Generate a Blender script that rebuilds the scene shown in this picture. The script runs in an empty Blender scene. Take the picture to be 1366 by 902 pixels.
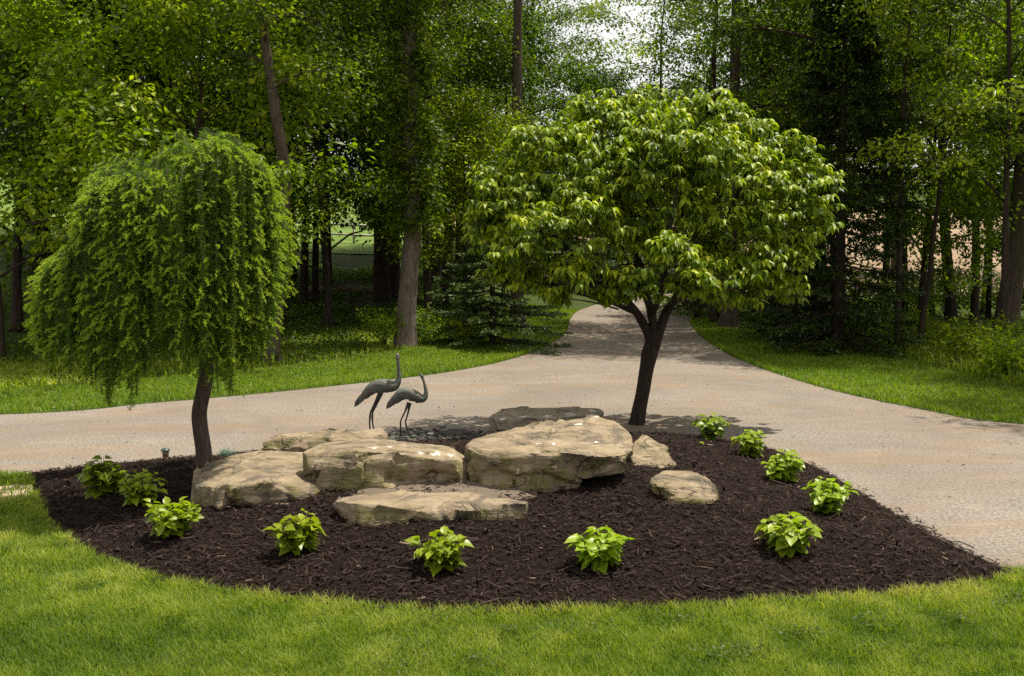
import bpy, bmesh, math, random
import numpy as np
from mathutils import Vector
R = math.radians
np.seterr(all='ignore')
scene = bpy.context.scene
COL = scene.collection

# ------------------------------------------------------------------ camera
F = 35.0 / 36.0 * 1366.0
CAM_H = 1.75
PITCH = math.atan(86.0 / F)
cam_data = bpy.data.cameras.new('camera')
cam = bpy.data.objects.new('camera', cam_data); COL.objects.link(cam)
cam_data.sensor_width = 36; cam_data.lens = 35; cam_data.clip_start = 0.05; cam_data.clip_end = 2000
cam.location = (0, 0, CAM_H); cam.rotation_euler = (R(90) - PITCH, 0, 0)
scene.camera = cam

# ------------------------------------------------------------------ sun and sky
TO_SUN = Vector((0.31, 0.16, 0.92)).normalized()
SUN_EL = math.asin(TO_SUN.z); SUN_AZ = math.atan2(TO_SUN.x, TO_SUN.y)
world = bpy.data.worlds.new('World'); scene.world = world; world.use_nodes = True
wn = world.node_tree; wn.nodes.clear()
w_out = wn.nodes.new('ShaderNodeOutputWorld'); w_bg = wn.nodes.new('ShaderNodeBackground')
w_sky = wn.nodes.new('ShaderNodeTexSky'); w_sky.sky_type = 'NISHITA'; w_sky.sun_disc = False
w_sky.sun_elevation = SUN_EL; w_sky.sun_rotation = SUN_AZ
w_sky.air_density = 1.0; w_sky.dust_density = 4.0; w_sky.ozone_density = 1.0
w_mix = wn.nodes.new('ShaderNodeMixRGB'); w_mix.inputs['Fac'].default_value = 0.6
w_mix.inputs['Color2'].default_value = (13.0, 12.5, 11.6, 1)          # thin bright cloud veil
wn.links.new(w_sky.outputs[0], w_mix.inputs['Color1'])
wn.links.new(w_mix.outputs[0], w_bg.inputs['Color'])
w_bg.inputs['Strength'].default_value = 0.072
wn.links.new(w_bg.outputs[0], w_out.inputs['Surface'])
sun_d = bpy.data.lights.new('sun', 'SUN'); sun_d.energy = 4.8; sun_d.angle = R(0.55); sun_d.color = (1.0, 0.94, 0.82)
sun = bpy.data.objects.new('sun', sun_d); COL.objects.link(sun)
sun.rotation_euler = TO_SUN.to_track_quat('Z', 'Y').to_euler(); sun.location = (0, 0, 30)
vs = scene.view_settings
vs.view_transform = 'Standard'; vs.look = 'None'; vs.exposure = 0.68; vs.gamma = 1; vs.use_curve_mapping = False
scene.cycles.use_denoising = False
scene.cycles.max_bounces = 6; scene.cycles.diffuse_bounces = 3; scene.cycles.glossy_bounces = 2
scene.cycles.transmission_bounces = 4; scene.cycles.transparent_max_bounces = 4
scene.cycles.caustics_reflective = False; scene.cycles.caustics_refractive = False

# ------------------------------------------------------------------ helpers
def tag(o, label=None, cat=None, group=None, kind=None):
    for k, v in (('label', label), ('category', cat), ('group', group), ('kind', kind)):
        if v: o[k] = v
    return o

def empty(name, loc, label=None, cat=None, group=None):
    o = bpy.data.objects.new(name, None); COL.objects.link(o); o.location = loc
    o.empty_display_size = 0.2
    return tag(o, label, cat, group)

class MB:
    """collects vertex / face arrays of one mesh"""
    def __init__(s): s.v = []; s.f = []; s.t = []; s.n = 0
    def add(s, v, faces, tint=None):
        v = np.asarray(v, float)
        for fa in (faces if isinstance(faces, list) else [faces]):
            if len(fa): s.f.append(np.asarray(fa, int) + s.n)
        s.v.append(v); s.n += len(v)
        s.t.append(np.full(len(v), 0.5) if tint is None else np.broadcast_to(np.asarray(tint, float), (len(v),)))
    def mesh(s, name, mat, smooth=False):
        me = bpy.data.meshes.new(name)
        v = np.concatenate(s.v).astype(np.float32)
        tot = [np.full(len(f), f.shape[1]) for f in s.f]
        lt = np.concatenate(tot).astype(np.int32)
        li = np.concatenate([f.ravel() for f in s.f]).astype(np.int32)
        ls = np.zeros(len(lt), np.int32); ls[1:] = np.cumsum(lt)[:-1]
        me.vertices.add(len(v)); me.vertices.foreach_set('co', v.ravel())
        me.loops.add(len(li)); me.loops.foreach_set('vertex_index', li)
        me.polygons.add(len(lt)); me.polygons.foreach_set('loop_start', ls); me.polygons.foreach_set('loop_total', lt)
        if smooth: me.polygons.foreach_set('use_smooth', np.ones(len(lt), bool))
        at = me.attributes.new('tint', 'FLOAT', 'POINT')
        at.data.foreach_set('value', np.concatenate(s.t).astype(np.float32))
        me.update(calc_edges=True)
        if mat: me.materials.append(mat)
        return me
    def build(s, name, mat, parent=None, smooth=False, loc=None):
        me = s.mesh(name, mat, smooth)
        return link(name, me, parent, loc)

def link(name, me, parent=None, loc=None):
    o = bpy.data.objects.new(name, me); COL.objects.link(o)
    if parent: o.parent = parent
    if loc is not None: o.location = loc
    return o

def unit(a):
    return a / np.maximum(np.linalg.norm(a, axis=-1, keepdims=True), 1e-9)

# value noise ------------------------------------------------------
def _h(ix, iy, iz, s):
    n = (ix * 374761393 + iy * 668265263 + iz * 2147483647 + s * 974634777) & 0xffffffff
    n = ((n ^ (n >> 13)) * 1274126177) & 0xffffffff
    n = ((n ^ (n >> 16)) * 2246822519) & 0xffffffff
    return ((n ^ (n >> 15)) & 0xffff) / 65535.0
def vnoise(p, s=0):
    p = np.asarray(p, float); i = np.floor(p).astype(np.int64); f = p - i; f = f * f * (3 - 2 * f)
    r = 0
    for dx in (0, 1):
        for dy in (0, 1):
            for dz in (0, 1):
                w = (f[..., 0] if dx else 1 - f[..., 0]) * (f[..., 1] if dy else 1 - f[..., 1]) * (f[..., 2] if dz else 1 - f[..., 2])
                r = r + w * _h(i[..., 0] + dx, i[..., 1] + dy, i[..., 2] + dz, s)
    return r * 2 - 1
def fbm(p, oct=4, s=0):
    r = 0; a = 0.5; q = np.asarray(p, float)
    for k in range(oct):
        r = r + a * vnoise(q, s + k); q = q * 2.03 + 7.1; a *= 0.5
    return r
def noise2(x, y, sc, oct=3, s=0):
    return fbm(np.stack([x * sc, y * sc, np.zeros_like(x) + s * 3.7], -1), oct, s)

# pixel rays -------------------------------------------------------
SP, CP = math.sin(PITCH), math.cos(PITCH)
def ray(px, py):
    u = (px - 683.0) / F; v = -(py - 451.0) / F
    return np.array([u, CP + v * SP, -SP + v * CP])
def pt(px, py, Y):
    d = ray(px, py); return np.array([0, 0, CAM_H]) + d * (Y / d[1])
def flat(px, py, z=0.0):
    d = ray(px, py); return np.array([0, 0, CAM_H]) + d * ((z - CAM_H) / d[2])

def seg_dist(x, y, poly, closed=True):
    d = np.full(np.shape(x), 1e9)
    n = len(poly)
    for i in range(n if closed else n - 1):
        ax, ay = poly[i]; bx, by = poly[(i + 1) % n]
        ex, ey = bx - ax, by - ay
        t = np.clip(((x - ax) * ex + (y - ay) * ey) / (ex * ex + ey * ey + 1e-12), 0, 1)
        d = np.minimum(d, np.hypot(x - ax - t * ex, y - ay - t * ey))
    return d
def inside(x, y, poly):
    c = np.zeros(np.shape(x), bool); n = len(poly); j = n - 1
    for i in range(n):
        xi, yi = poly[i]; xj, yj = poly[j]
        c ^= ((yi > y) != (yj > y)) & (x < (xj - xi) * (y - yi) / ((yj - yi) if yj != yi else 1e-9) + xi)
        j = i
    return c
def smooth_poly(pts, n=6, closed=True):
    P = [np.array(p[:2], float) for p in pts]; out = []; m = len(P)
    for i in range(m if closed else m - 1):
        if closed: p0, p1, p2, p3 = P[i - 1], P[i], P[(i + 1) % m], P[(i + 2) % m]
        else: p0, p1, p2, p3 = P[max(i - 1, 0)], P[i], P[i + 1], P[min(i + 2, m - 1)]
        for k in range(n):
            t = k / n
            out.append(0.5 * (2 * p1 + (p2 - p0) * t + (2 * p0 - 5 * p1 + 4 * p2 - p3) * t * t + (3 * p1 - p0 - 3 * p2 + p3) * t ** 3))
    if not closed: out.append(P[-1])
    return np.array(out)
def sstep(a, b, x):
    t = np.clip((x - a) / (b - a), 0, 1); return t * t * (3 - 2 * t)

# ------------------------------------------------------------------ lie of the land
BED = smooth_poly([flat(*p) for p in [(42, 640), (58, 690), (105, 733), (200, 774), (330, 797), (480, 813), (680, 822), (900, 816), (1100, 804), (1250, 791), (1332, 777),
       (1352, 768)]] + [(2.80, 6.6), (2.78, 7.6), (2.75, 8.7), (2.6, 9.7), (2.2, 10.35), (1.4, 10.65), (0.4, 10.45), (-0.8, 10.2), (-2.0, 9.8), (-3.2, 9.2)] + [flat(45, 632)], 6)
def mound(x, y):
    d = np.where(inside(x, y, BED), seg_dist(x, y, BED), 0.0)
    return 0.015 * sstep(0, .05, d) + 0.05 * sstep(0, .45, d) + 0.22 * sstep(0.1, 2.1, d)
def terr(x, y):
    d0 = 26 + 9 * sstep(-4, 4, np.asarray(x, float))
    s = (np.asarray(y, float) - d0) / 5.0
    rise = 5.0 * np.log1p(np.exp(np.clip(s, -30, 30))) * 0.13
    left = 0.05 * np.maximum(0, -np.asarray(x, float) - 7) * sstep(15, 24, np.asarray(y, float))
    return np.where(np.asarray(y) > 14, rise * sstep(14, 22, np.asarray(y, float)) + left, 0.0)
def height(x, y):
    x = np.asarray(x, float); y = np.asarray(y, float)
    return terr(x, y) + mound(x, y)
_TS = np.concatenate([np.linspace(2, 20, 240), np.linspace(20.2, 140, 400)])
def at(px, py):
    """where the ray through a pixel first meets the ground"""
    d = ray(px, py); o = np.array([0, 0, CAM_H]); a, b = None, None; T = _TS
    for it in range(4):
        q = o + d * T[:, None]; k = np.nonzero(q[:, 2] < height(q[:, 0], q[:, 1]))[0]
        if not len(k): return q[-1]
        i = max(int(k[0]), 1); T = np.linspace(T[i - 1], T[i], 24)
    return o + d * T[-1]

# left and right edges of the far drive (both run away from the camera)
DL = [(-26, 10.6), (-12, 11.6)] + [tuple(flat(*p)[:2]) for p in [(0, 553), (200, 538), (400, 520), (600, 498), (700, 478), (750, 456), (762, 438)]] + [(2.5, 35), (4.0, 38.5), (7.0, 41), (12, 43), (18, 44)]
DR = [(30, 8.6), (14, 9.6), (9, 10.6)] + [tuple(flat(*p)[:2]) for p in [(1366, 566), (1230, 546), (1100, 518), (1000, 487), (958, 468), (930, 450)]] + [(5.9, 32.5), (7.6, 35.6), (10.5, 37.8), (14.5, 39.4), (19, 40.2)]
DL = smooth_poly(DL, 8, False); DR = smooth_poly(DR, 8, False)
NEAR = [(30, 7.2), (14, 6.6), (8, 6.3), (4.2, 5.95), (2.9, 5.72), (2.0, 6.4), (0, 8.0), (-3.0, 8.4), (-4.05, 8.55), (-6, 8.6), (-12, 8.3), (-26, 7.0)]
DRIVE = np.array(list(DL) + list(DR[::-1]) + NEAR)
print('bed area pts', len(BED))

# ------------------------------------------------------------------ materials
def nt(m):
    m.use_nodes = True; t = m.node_tree; t.nodes.clear(); return t
def N(t, kind, **kw):
    n = t.nodes.new('ShaderNode' + kind)
    for k, v in kw.items(): setattr(n, k, v)
    return n
def ramp(t, src, stops):
    r = N(t, 'ValToRGB'); el = r.color_ramp.elements
    while len(el) < len(stops): el.new(0.5)
    for e, (p, c) in zip(el, stops):
        e.position = p; e.color = (*c, 1) if len(c) == 3 else c
    t.links.new(src, r.inputs['Fac']); return r.outputs['Color']
def noise(t, vec, scale, detail=4, rough=.55, dist=0.0):
    n = N(t, 'TexNoise'); n.inputs['Scale'].default_value = scale; n.inputs['Detail'].default_value = detail
    n.inputs['Roughness'].default_value = rough; n.inputs['Distortion'].default_value = dist
    if vec is not None: t.links.new(vec, n.inputs['Vector'])
    return n.outputs['Fac']
def mixc(t, fac, a, b, mode='MIX'):
    m = N(t, 'MixRGB', blend_type=mode)
    for s, v in (('Fac', fac), ('Color1', a), ('Color2', b)):
        if hasattr(v, 'links'): t.links.new(v, m.inputs[s])
        else: m.inputs[s].default_value = v if s == 'Fac' else (*v, 1)
    return m.outputs[0]
def math_(t, op, a, b=None):
    m = N(t, 'Math', operation=op)
    for i, v in enumerate((a, b)):
        if v is None: continue
        if hasattr(v, 'links'): t.links.new(v, m.inputs[i])
        else: m.inputs[i].default_value = v
    return m.outputs[0]
def bump(t, h, strength, dist):
    b = N(t, 'Bump'); b.inputs['Strength'].default_value = strength; b.inputs['Distance'].default_value = dist
    t.links.new(h, b.inputs['Height']); return b.outputs[0]
def finish(t, color, rough=.8, spec=.3, normal=None, metal=0.0, trans=None, trans_fac=.35):
    p = N(t, 'BsdfPrincipled'); o = N(t, 'OutputMaterial')
    if hasattr(color, 'links'): t.links.new(color, p.inputs['Base Color'])
    else: p.inputs['Base Color'].default_value = (*color, 1)
    if hasattr(rough, 'links'): t.links.new(rough, p.inputs['Roughness'])
    else: p.inputs['Roughness'].default_value = rough
    p.inputs['Specular IOR Level'].default_value = spec
    if hasattr(metal, 'links'): t.links.new(metal, p.inputs['Metallic'])
    else: p.inputs['Metallic'].default_value = metal
    if normal is not None: t.links.new(normal, p.inputs['Normal'])
    if trans is None:
        t.links.new(p.outputs[0], o.inputs['Surface'])
    else:
        tr = N(t, 'BsdfTranslucent')
        t.links.new(trans, tr.inputs['Color']) if hasattr(trans, 'links') else None
        mx = N(t, 'MixShader'); mx.inputs[0].default_value = trans_fac
        t.links.new(p.outputs[0], mx.inputs[1]); t.links.new(tr.outputs[0], mx.inputs[2])
        t.links.new(mx.outputs[0], o.inputs['Surface'])
def tint(t):
    a = N(t, 'Attribute'); a.attribute_name = 'tint'; return a.outputs['Fac']
def objvec(t, rnd=True):
    tc = N(t, 'TexCoord')
    if not rnd: return tc.outputs['Object']
    oi = N(t, 'ObjectInfo'); m = N(t, 'VectorMath', operation='SCALE')
    cv = N(t, 'CombineXYZ')
    for i in range(3): t.links.new(oi.outputs['Random'], cv.inputs[i])
    t.links.new(cv.outputs[0], m.inputs[0]); m.inputs['Scale'].default_value = 37.0
    a = N(t, 'VectorMath', operation='ADD'); t.links.new(tc.outputs['Object'], a.inputs[0]); t.links.new(m.outputs[0], a.inputs[1])
    return a.outputs[0]
def posvec(t):
    return N(t, 'NewGeometry').outputs['Position']

def leaf_mat(name, dark, mid, light, trans=.38, rough=.42, spec=.35, rnd=.10, tgain=1.5):
    m = bpy.data.materials.new(name); t = nt(m)
    c = ramp(t, tint(t), [(0, dark), (.5, mid), (1, light)])
    oi = N(t, 'ObjectInfo'); hs = N(t, 'HueSaturation')
    t.links.new(c, hs.inputs['Color'])
    t.links.new(math_(t, 'ADD', math_(t, 'MULTIPLY', oi.outputs['Random'], rnd * .12), .495 - rnd * .06), hs.inputs['Hue'])
    t.links.new(math_(t, 'ADD', math_(t, 'MULTIPLY', oi.outputs['Random'], rnd * 2), 1 - rnd), hs.inputs['Value'])
    tc = mixc(t, 1.0, hs.outputs[0], (1.05 * tgain, 1.18 * tgain, .30 * tgain), 'MULTIPLY')
    finish(t, hs.outputs[0], rough, spec, None, 0, tc, trans)
    return m

M = {}
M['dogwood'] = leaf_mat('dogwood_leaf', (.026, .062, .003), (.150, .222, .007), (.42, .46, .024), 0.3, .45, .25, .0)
M['larch'] = leaf_mat('larch_needle', (.020, .056, .004), (.085, .165, .009), (.38, .47, .05), 0.3, .5, .2, .0)
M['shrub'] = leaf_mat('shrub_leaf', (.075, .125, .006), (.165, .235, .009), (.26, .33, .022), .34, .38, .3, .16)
M['leaf_lime'] = leaf_mat('lime_leaf', (.045, .090, .004), (.145, .215, .008), (.35, .41, .020), 0.44, .45, .25, .1)
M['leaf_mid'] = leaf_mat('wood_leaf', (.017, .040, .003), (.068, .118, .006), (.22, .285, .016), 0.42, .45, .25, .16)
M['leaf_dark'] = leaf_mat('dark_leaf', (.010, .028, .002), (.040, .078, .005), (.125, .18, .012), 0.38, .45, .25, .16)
M['spruce'] = leaf_mat('spruce_needle', (.016, .036, .009), (.060, .100, .025), (.17, .225, .075), .15, .5, .25, .1, 1.0)
M['dark_spruce'] = leaf_mat('dark_spruce_needle', (.014, .030, .006), (.034, .062, .012), (.075, .112, .022), 0.15, .55, .2, .1, 1.0)
M['grass'] = leaf_mat('lawn_blade', (.046, .094, .006), (.148, .218, .014), (.38, .37, .09), .38, .5, .2, .0)
M['rough_grass'] = leaf_mat('rough_blade', (.06, .105, .006), (.155, .215, .014), (.33, .36, .06), .38, .5, .2, .0)
M['floor_leaf'] = leaf_mat('floor_leaf', (.022, .046, .005), (.060, .102, .008), (.14, .19, .016), .38, .5, .25, .0)
M['fescue'] = leaf_mat('fescue_blade', (.06, .12, .10), (.12, .2, .17), (.2, .3, .25), .2, .5, .3, .0, 1.0)

def bark_mat(name, a, b, scale=1.0, bs=.6):
    m = bpy.data.materials.new(name); t = nt(m)
    v = objvec(t); mp = N(t, 'Mapping'); mp.inputs['Scale'].default_value = (1, 1, .16); t.links.new(v, mp.inputs[0])
    n1 = noise(t, mp.outputs[0], 26 * scale, 6, .65, .4); n2 = noise(t, v, 3.0, 4)
    c = ramp(t, n1, [(.32, a), (.62, b)])
    c = mixc(t, ramp(t, n2, [(.35, (0, 0, 0)), (.75, (.6, .6, .6))]), c, tuple(x * .65 for x in b))
    finish(t, c, .9, .15, bump(t, n1, bs, .02)); return m
M['bark_dark'] = bark_mat('dark_bark', (.020, .014, .010), (.060, .042, .032))
M['bark_larch'] = bark_mat('larch_bark', (.030, .021, .016), (.095, .070, .055), 1.6)
M['bark_dogwood'] = bark_mat('dogwood_bark', (.014, .010, .008), (.045, .032, .024), 1.6)
M['bark_grey'] = bark_mat('grey_brown_bark', (.032, .023, .016), (.105, .078, .055))
M['bark_pale'] = bark_mat('pale_bark', (.050, .037, .028), (.17, .135, .108))

# ---- ground materials
def mat_drive():
    m = bpy.data.materials.new('chip_seal'); t = nt(m); p = posvec(t)
    big = noise(t, p, .55, 5, .6, .6)
    mp = N(t, 'Mapping'); mp.inputs['Scale'].default_value = (.38, 1.05, 1); mp.inputs['Rotation'].default_value = (0, 0, R(-7)); t.links.new(p, mp.inputs[0])
    streak = noise(t, mp.outputs[0], 1.3, 7, .66, .8); st2 = noise(t, mp.outputs[0], 5.0, 5, .6, .4)
    fine = noise(t, p, 120, 3, .8); midn = noise(t, p, 34, 4, .75)
    vf = N(t, 'TexVoronoi'); vf.inputs['Scale'].default_value = 62; t.links.new(p, vf.inputs[0])
    c = ramp(t, midn, [(.38, (.080, .068, .056)), (.50, (.162, .138, .113)), (.63, (.283, .245, .203))])
    c = mixc(t, ramp(t, fine, [(.50, (0, 0, 0)), (.68, (.75, .75, .75))]), c, (.36, .32, .28))
    c = mixc(t, ramp(t, vf.outputs['Color'], [(.0, (.65, .65, .65)), (.22, (0, 0, 0))]), c, (.075, .062, .052))
    c = mixc(t, ramp(t, streak, [(.44, (0, 0, 0)), (.63, (.62, .62, .62))]), c, (.205, .142, .088))
    c = mixc(t, ramp(t, st2, [(.52, (0, 0, 0)), (.72, (.40, .40, .40))]), c, (.27, .225, .18))
    c = mixc(t, ramp(t, big, [(.42, (0, 0, 0)), (.70, (.55, .55, .55))]), c, (.115, .096, .080))
    h = math_(t, 'ADD', fine, midn)
    finish(t, c, .93, .15, bump(t, h, .45, .006)); return m
M['drive'] = mat_drive()
def mat_ground():
    m = bpy.data.materials.new('earth_and_turf'); t = nt(m); p = posvec(t)
    a = noise(t, p, .5, 4); b = noise(t, p, 9, 5, .65); f = noise(t, p, 60, 3, .7)
    c = ramp(t, b, [(.3, (.020, .032, .008)), (.6, (.052, .080, .014)), (.8, (.085, .10, .025))])
    c = mixc(t, ramp(t, a, [(.45, (0, 0, 0)), (.7, (.5, .5, .5))]), c, (.055, .045, .022))
    finish(t, c, .95, .1, bump(t, f, .8, .03)); return m
M['ground'] = mat_ground()
def mat_lawn():
    m = bpy.data.materials.new('turf'); t = nt(m); p = posvec(t)
    a = noise(t, p, 1.1, 4); f = noise(t, p, 70, 3, .7)
    c = ramp(t, f, [(.3, (.022, .042, .008)), (.65, (.07, .115, .018))])
    c = mixc(t, ramp(t, a, [(.5, (0, 0, 0)), (.75, (.4, .4, .4))]), c, (.13, .14, .045))
    finish(t, c, .95, .1, bump(t, f, .8, .02)); return m
M['lawn'] = mat_lawn()
def mat_mulch():
    m = bpy.data.materials.new('bark_mulch'); t = nt(m); p = posvec(t)
    f = noise(t, p, 60, 5, .7, 1.5); b = noise(t, p, 2.2, 3)
    c = ramp(t, f, [(.3, (.008, .005, .0036)), (.6, (.022, .0145, .0112)), (.8, (.040, .027, .021))])
    c = mixc(t, ramp(t, b, [(.4, (0, 0, 0)), (.7, (.5, .5, .5))]), c, (.024, .016, .013))
    finish(t, c, .95, .05, bump(t, f, 1.0, .03)); return m
M['mulch'] = mat_mulch()
def mat_chip():
    m = bpy.data.materials.new('mulch_chip'); t = nt(m)
    c = ramp(t, tint(t), [(0, (.009, .0054, .0036)), (.45, (.0230, .0158, .0126)), (.85, (.044, .0305, .0245)), (.95, (.080, .053, .038)), (1, (.18, .13, .09))])
    finish(t, c, .92, .08); return m
M['chip'] = mat_chip()
def mat_field():
    m = bpy.data.materials.new('ploughed_soil'); t = nt(m); p = posvec(t)
    a = noise(t, p, .08, 3); mp = N(t, 'Mapping'); mp.inputs['Scale'].default_value = (.2, 1.4, 1); t.links.new(p, mp.inputs[0])
    f = noise(t, mp.outputs[0], 1.2, 5, .65)
    c = ramp(t, f, [(.3, (.17, .115, .07)), (.7, (.28, .205, .14))])
    finish(t, c, .95, .1, bump(t, f, .6, .2)); return m
M['field'] = mat_field()
def mat_meadow():
    m = bpy.data.materials.new('meadow_green'); t = nt(m); p = posvec(t)
    f = noise(t, p, 1.6, 5, .65)
    c = ramp(t, f, [(.3, (.06, .10, .018)), (.7, (.13, .19, .04))])
    finish(t, c, .95, .1, bump(t, f, .6, .2)); return m
M['meadow'] = mat_meadow()

def mat_rock(name='sandstone', light=(.310, .243, .160), mid=(.190, .146, .093), dark=(.075, .064, .053), moss=.75, stain=.40):
    m = bpy.data.materials.new(name); t = nt(m); v = objvec(t)
    g = N(t, 'NewGeometry'); sx = N(t, 'SeparateXYZ'); t.links.new(g.outputs['Normal'], sx.inputs[0])
    n1 = noise(t, v, 5.5, 7, .62, .4); n2 = noise(t, v, 2.6, 6, .6, .8); n3 = noise(t, v, 120, 3, .7)
    mp = N(t, 'Mapping'); mp.inputs['Scale'].default_value = (1, 1, 7); mp.inputs['Rotation'].default_value = (R(6), R(4), 0); t.links.new(v, mp.inputs[0])
    st = noise(t, mp.outputs[0], 6, 6, .6, .6)
    c = ramp(t, n1, [(.30, mid), (.60, light)])
    c = mixc(t, ramp(t, st, [(.40, (.55, .55, .55)), (.58, (0, 0, 0))]), c, tuple(x * .72 for x in mid))
    c = mixc(t, ramp(t, n3, [(.35, (.35, .35, .35)), (.60, (0, 0, 0))]), c, tuple(x * .6 for x in mid))
    n5 = noise(t, v, 3.0, 9, .74, 1.0)
    c = mixc(t, ramp(t, n5, [(stain + .11, (0, 0, 0)), (stain + .17, (.70, .70, .70))]), c, dark)
    cn = noise(t, v, 1.9, 5, .55, .9); ck = ramp(t, cn, [(.482, (0, 0, 0)), (.497, (1, 1, 1)), (.512, (0, 0, 0))]); ck = mixc(t, 1.0, ck, ramp(t, noise(t, v, 4.0, 3), [(.42, (0, 0, 0)), (.58, (.8, .8, .8))]), 'MULTIPLY')
    c = mixc(t, ck, c, tuple(x * .55 for x in dark))
    n4 = noise(t, v, 4.2, 9, .72, .6)
    side = ramp(t, sx.outputs['Z'], [(.55, (1, 1, 1)), (.9, (.12, .12, .12))])
    mm = mixc(t, 1.0, ramp(t, n4, [(.47, (0, 0, 0)), (.57, (1, 1, 1))]), side, 'MULTIPLY')
    mm = mixc(t, 1.0, mm, (moss, moss, moss), 'MULTIPLY')
    mg = ramp(t, n3, [(.35, (.080, .080, .020)), (.65, (.185, .165, .055))])
    c = mixc(t, mm, c, mg)
    vo = N(t, 'TexVoronoi'); vo.inputs['Scale'].default_value = 55; t.links.new(v, vo.inputs[0])
    li = N(t, 'Attribute'); li.attribute_name = 'tint'
    lm = ramp(t, math_(t, 'ADD', li.outputs['Fac'], math_(t, 'MULTIPLY', math_(t, 'SUBTRACT', noise(t, v, 38, 3, .6), .5), 2.2)), [(.80, (0, 0, 0)), (.90, (.9, .9, .9))])
    c = mixc(t, lm, c, (.62, .60, .55))
    h = math_(t, 'ADD', math_(t, 'MULTIPLY', n1, .8), math_(t, 'ADD', math_(t, 'MULTIPLY', st, .6), math_(t, 'MULTIPLY', n3, .14)))
    h = math_(t, 'SUBTRACT', h, math_(t, 'MULTIPLY', ck, .5))
    finish(t, c, .92, .18, bump(t, h, .95, .03)); return m
M['rock'] = mat_rock()
M['rock_grey'] = mat_rock('weathered_stone', (.33, .275, .205), (.235, .19, .14), (.10, .085, .07), .2, .45)
M['slate'] = mat_rock('slate', (.12, .105, .09), (.06, .053, .047), (.028, .025, .024), .05, .5)

def mat_bronze():
    m = bpy.data.materials.new('patinated_bronze'); t = nt(m); v = objvec(t, False)
    n = noise(t, v, 22, 5, .65); f = noise(t, v, 70, 3, .6)
    c = ramp(t, f, [(.3, (.052, .041, .033)), (.7, (.165, .135, .112))])
    gm = ramp(t, n, [(.46, (0, 0, 0)), (.58, (.75, .75, .75))])
    g = N(t, 'NewGeometry'); sx = N(t, 'SeparateXYZ'); t.links.new(g.outputs['Normal'], sx.inputs[0])
    c = mixc(t, gm, c, (.075, .130, .100))
    finish(t, c, .62, .5, bump(t, math_(t, 'ADD', f, n), .9, .010), .2); return m
M['bronze'] = mat_bronze()
def plain(name, c, rough=.6, metal=0.0, spec=.4):
    m = bpy.data.materials.new(name); t = nt(m)
    n = noise(t, objvec(t), 40, 4); cc = ramp(t, n, [(.3, tuple(x * .75 for x in c)), (.7, c)])
    finish(t, cc, rough, spec, bump(t, n, .15, .003), metal); return m
M['bronze_leg'] = plain('dark_bronze', (.05, .038, .03), .55, .5)
M['lamp_metal'] = plain('lamp_metal', (.045, .035, .028), .5, .4)
M['lamp_cap'] = plain('lamp_cap_patina', (.05, .075, .06), .5, .3)
M['lamp_glass'] = plain('amber_glass', (.42, .30, .14), .25, 0, .5)
M['pebble'] = plain('verdigris_pebble', (.085, .135, .112), .8)
M['pebble_pale'] = plain('pale_pebble', (.55, .50, .43), .8)
M['wood_pale'] = plain('weathered_rail', (.52, .47, .40), .85)
M['dead_wood'] = plain('dead_wood', (.15, .105, .075), .9)
M['straw'] = plain('straw_soil', (.42, .33, .22), .95)
M['soil'] = plain('dusty_soil', (.125, .095, .066), .95)

# ------------------------------------------------------------------ ground sheets
def grid_sheet(name, xs, ys, mat, zoff=0.0, mask=None, hf=terr):
    X, Y = np.meshgrid(xs, ys); Z = hf(X, Y) + zoff
    v = np.stack([X, Y, Z], -1).reshape(-1, 3); nx, ny = len(xs), len(ys)
    i = np.arange(nx * ny).reshape(ny, nx)
    f = np.stack([i[:-1, :-1], i[:-1, 1:], i[1:, 1:], i[1:, :-1]], -1).reshape(-1, 4)
    if mask is not None:
        c = v[f].mean(1); f = f[mask(c[:, 0], c[:, 1])]
    b = MB(); b.add(v, f); o = b.build(name, mat, smooth=True); return tag(o, kind='structure')
xs = np.concatenate([np.linspace(-260, -32, 30), np.linspace(-30, 30, 121), np.linspace(32, 260, 30)])
ys = np.concatenate([np.linspace(-40, 12, 40), np.linspace(12.5, 62, 130), np.linspace(63, 150, 70), np.linspace(155, 420, 30)])
def low_terr(x, y): return np.minimum(terr(x, y), 15.0 + 0.0 * x)
grid_sheet('ground', xs, ys, M['ground'], -0.012, hf=low_terr)

def strip_sheet(name, A, B, mat, z, n=24, mid=None):
    """sheet between two polylines of the same length"""
    A = np.asarray(A); B = np.asarray(B); t = np.linspace(0, 1, n)[None, :, None]
    P = A[:, None, :2] * (1 - t) + B[:, None, :2] * t
    v = np.concatenate([P, (terr(P[..., 0], P[..., 1]) + z)[..., None]], -1).reshape(-1, 3)
    i = np.arange(len(A) * n).reshape(len(A), n)
    f = np.stack([i[:-1, :-1], i[1:, :-1], i[1:, 1:], i[:-1, 1:]], -1).reshape(-1, 4)
    b = MB(); b.add(v, f); o = b.build(name, mat, smooth=True); return tag(o, kind='structure')
def resample(P, n):
    P = np.asarray(P, float); s = np.concatenate([[0], np.cumsum(np.hypot(*(P[1:] - P[:-1]).T))])
    q = np.linspace(0, s[-1], n); return np.stack([np.interp(q, s, P[:, 0]), np.interp(q, s, P[:, 1])], -1)

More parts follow.
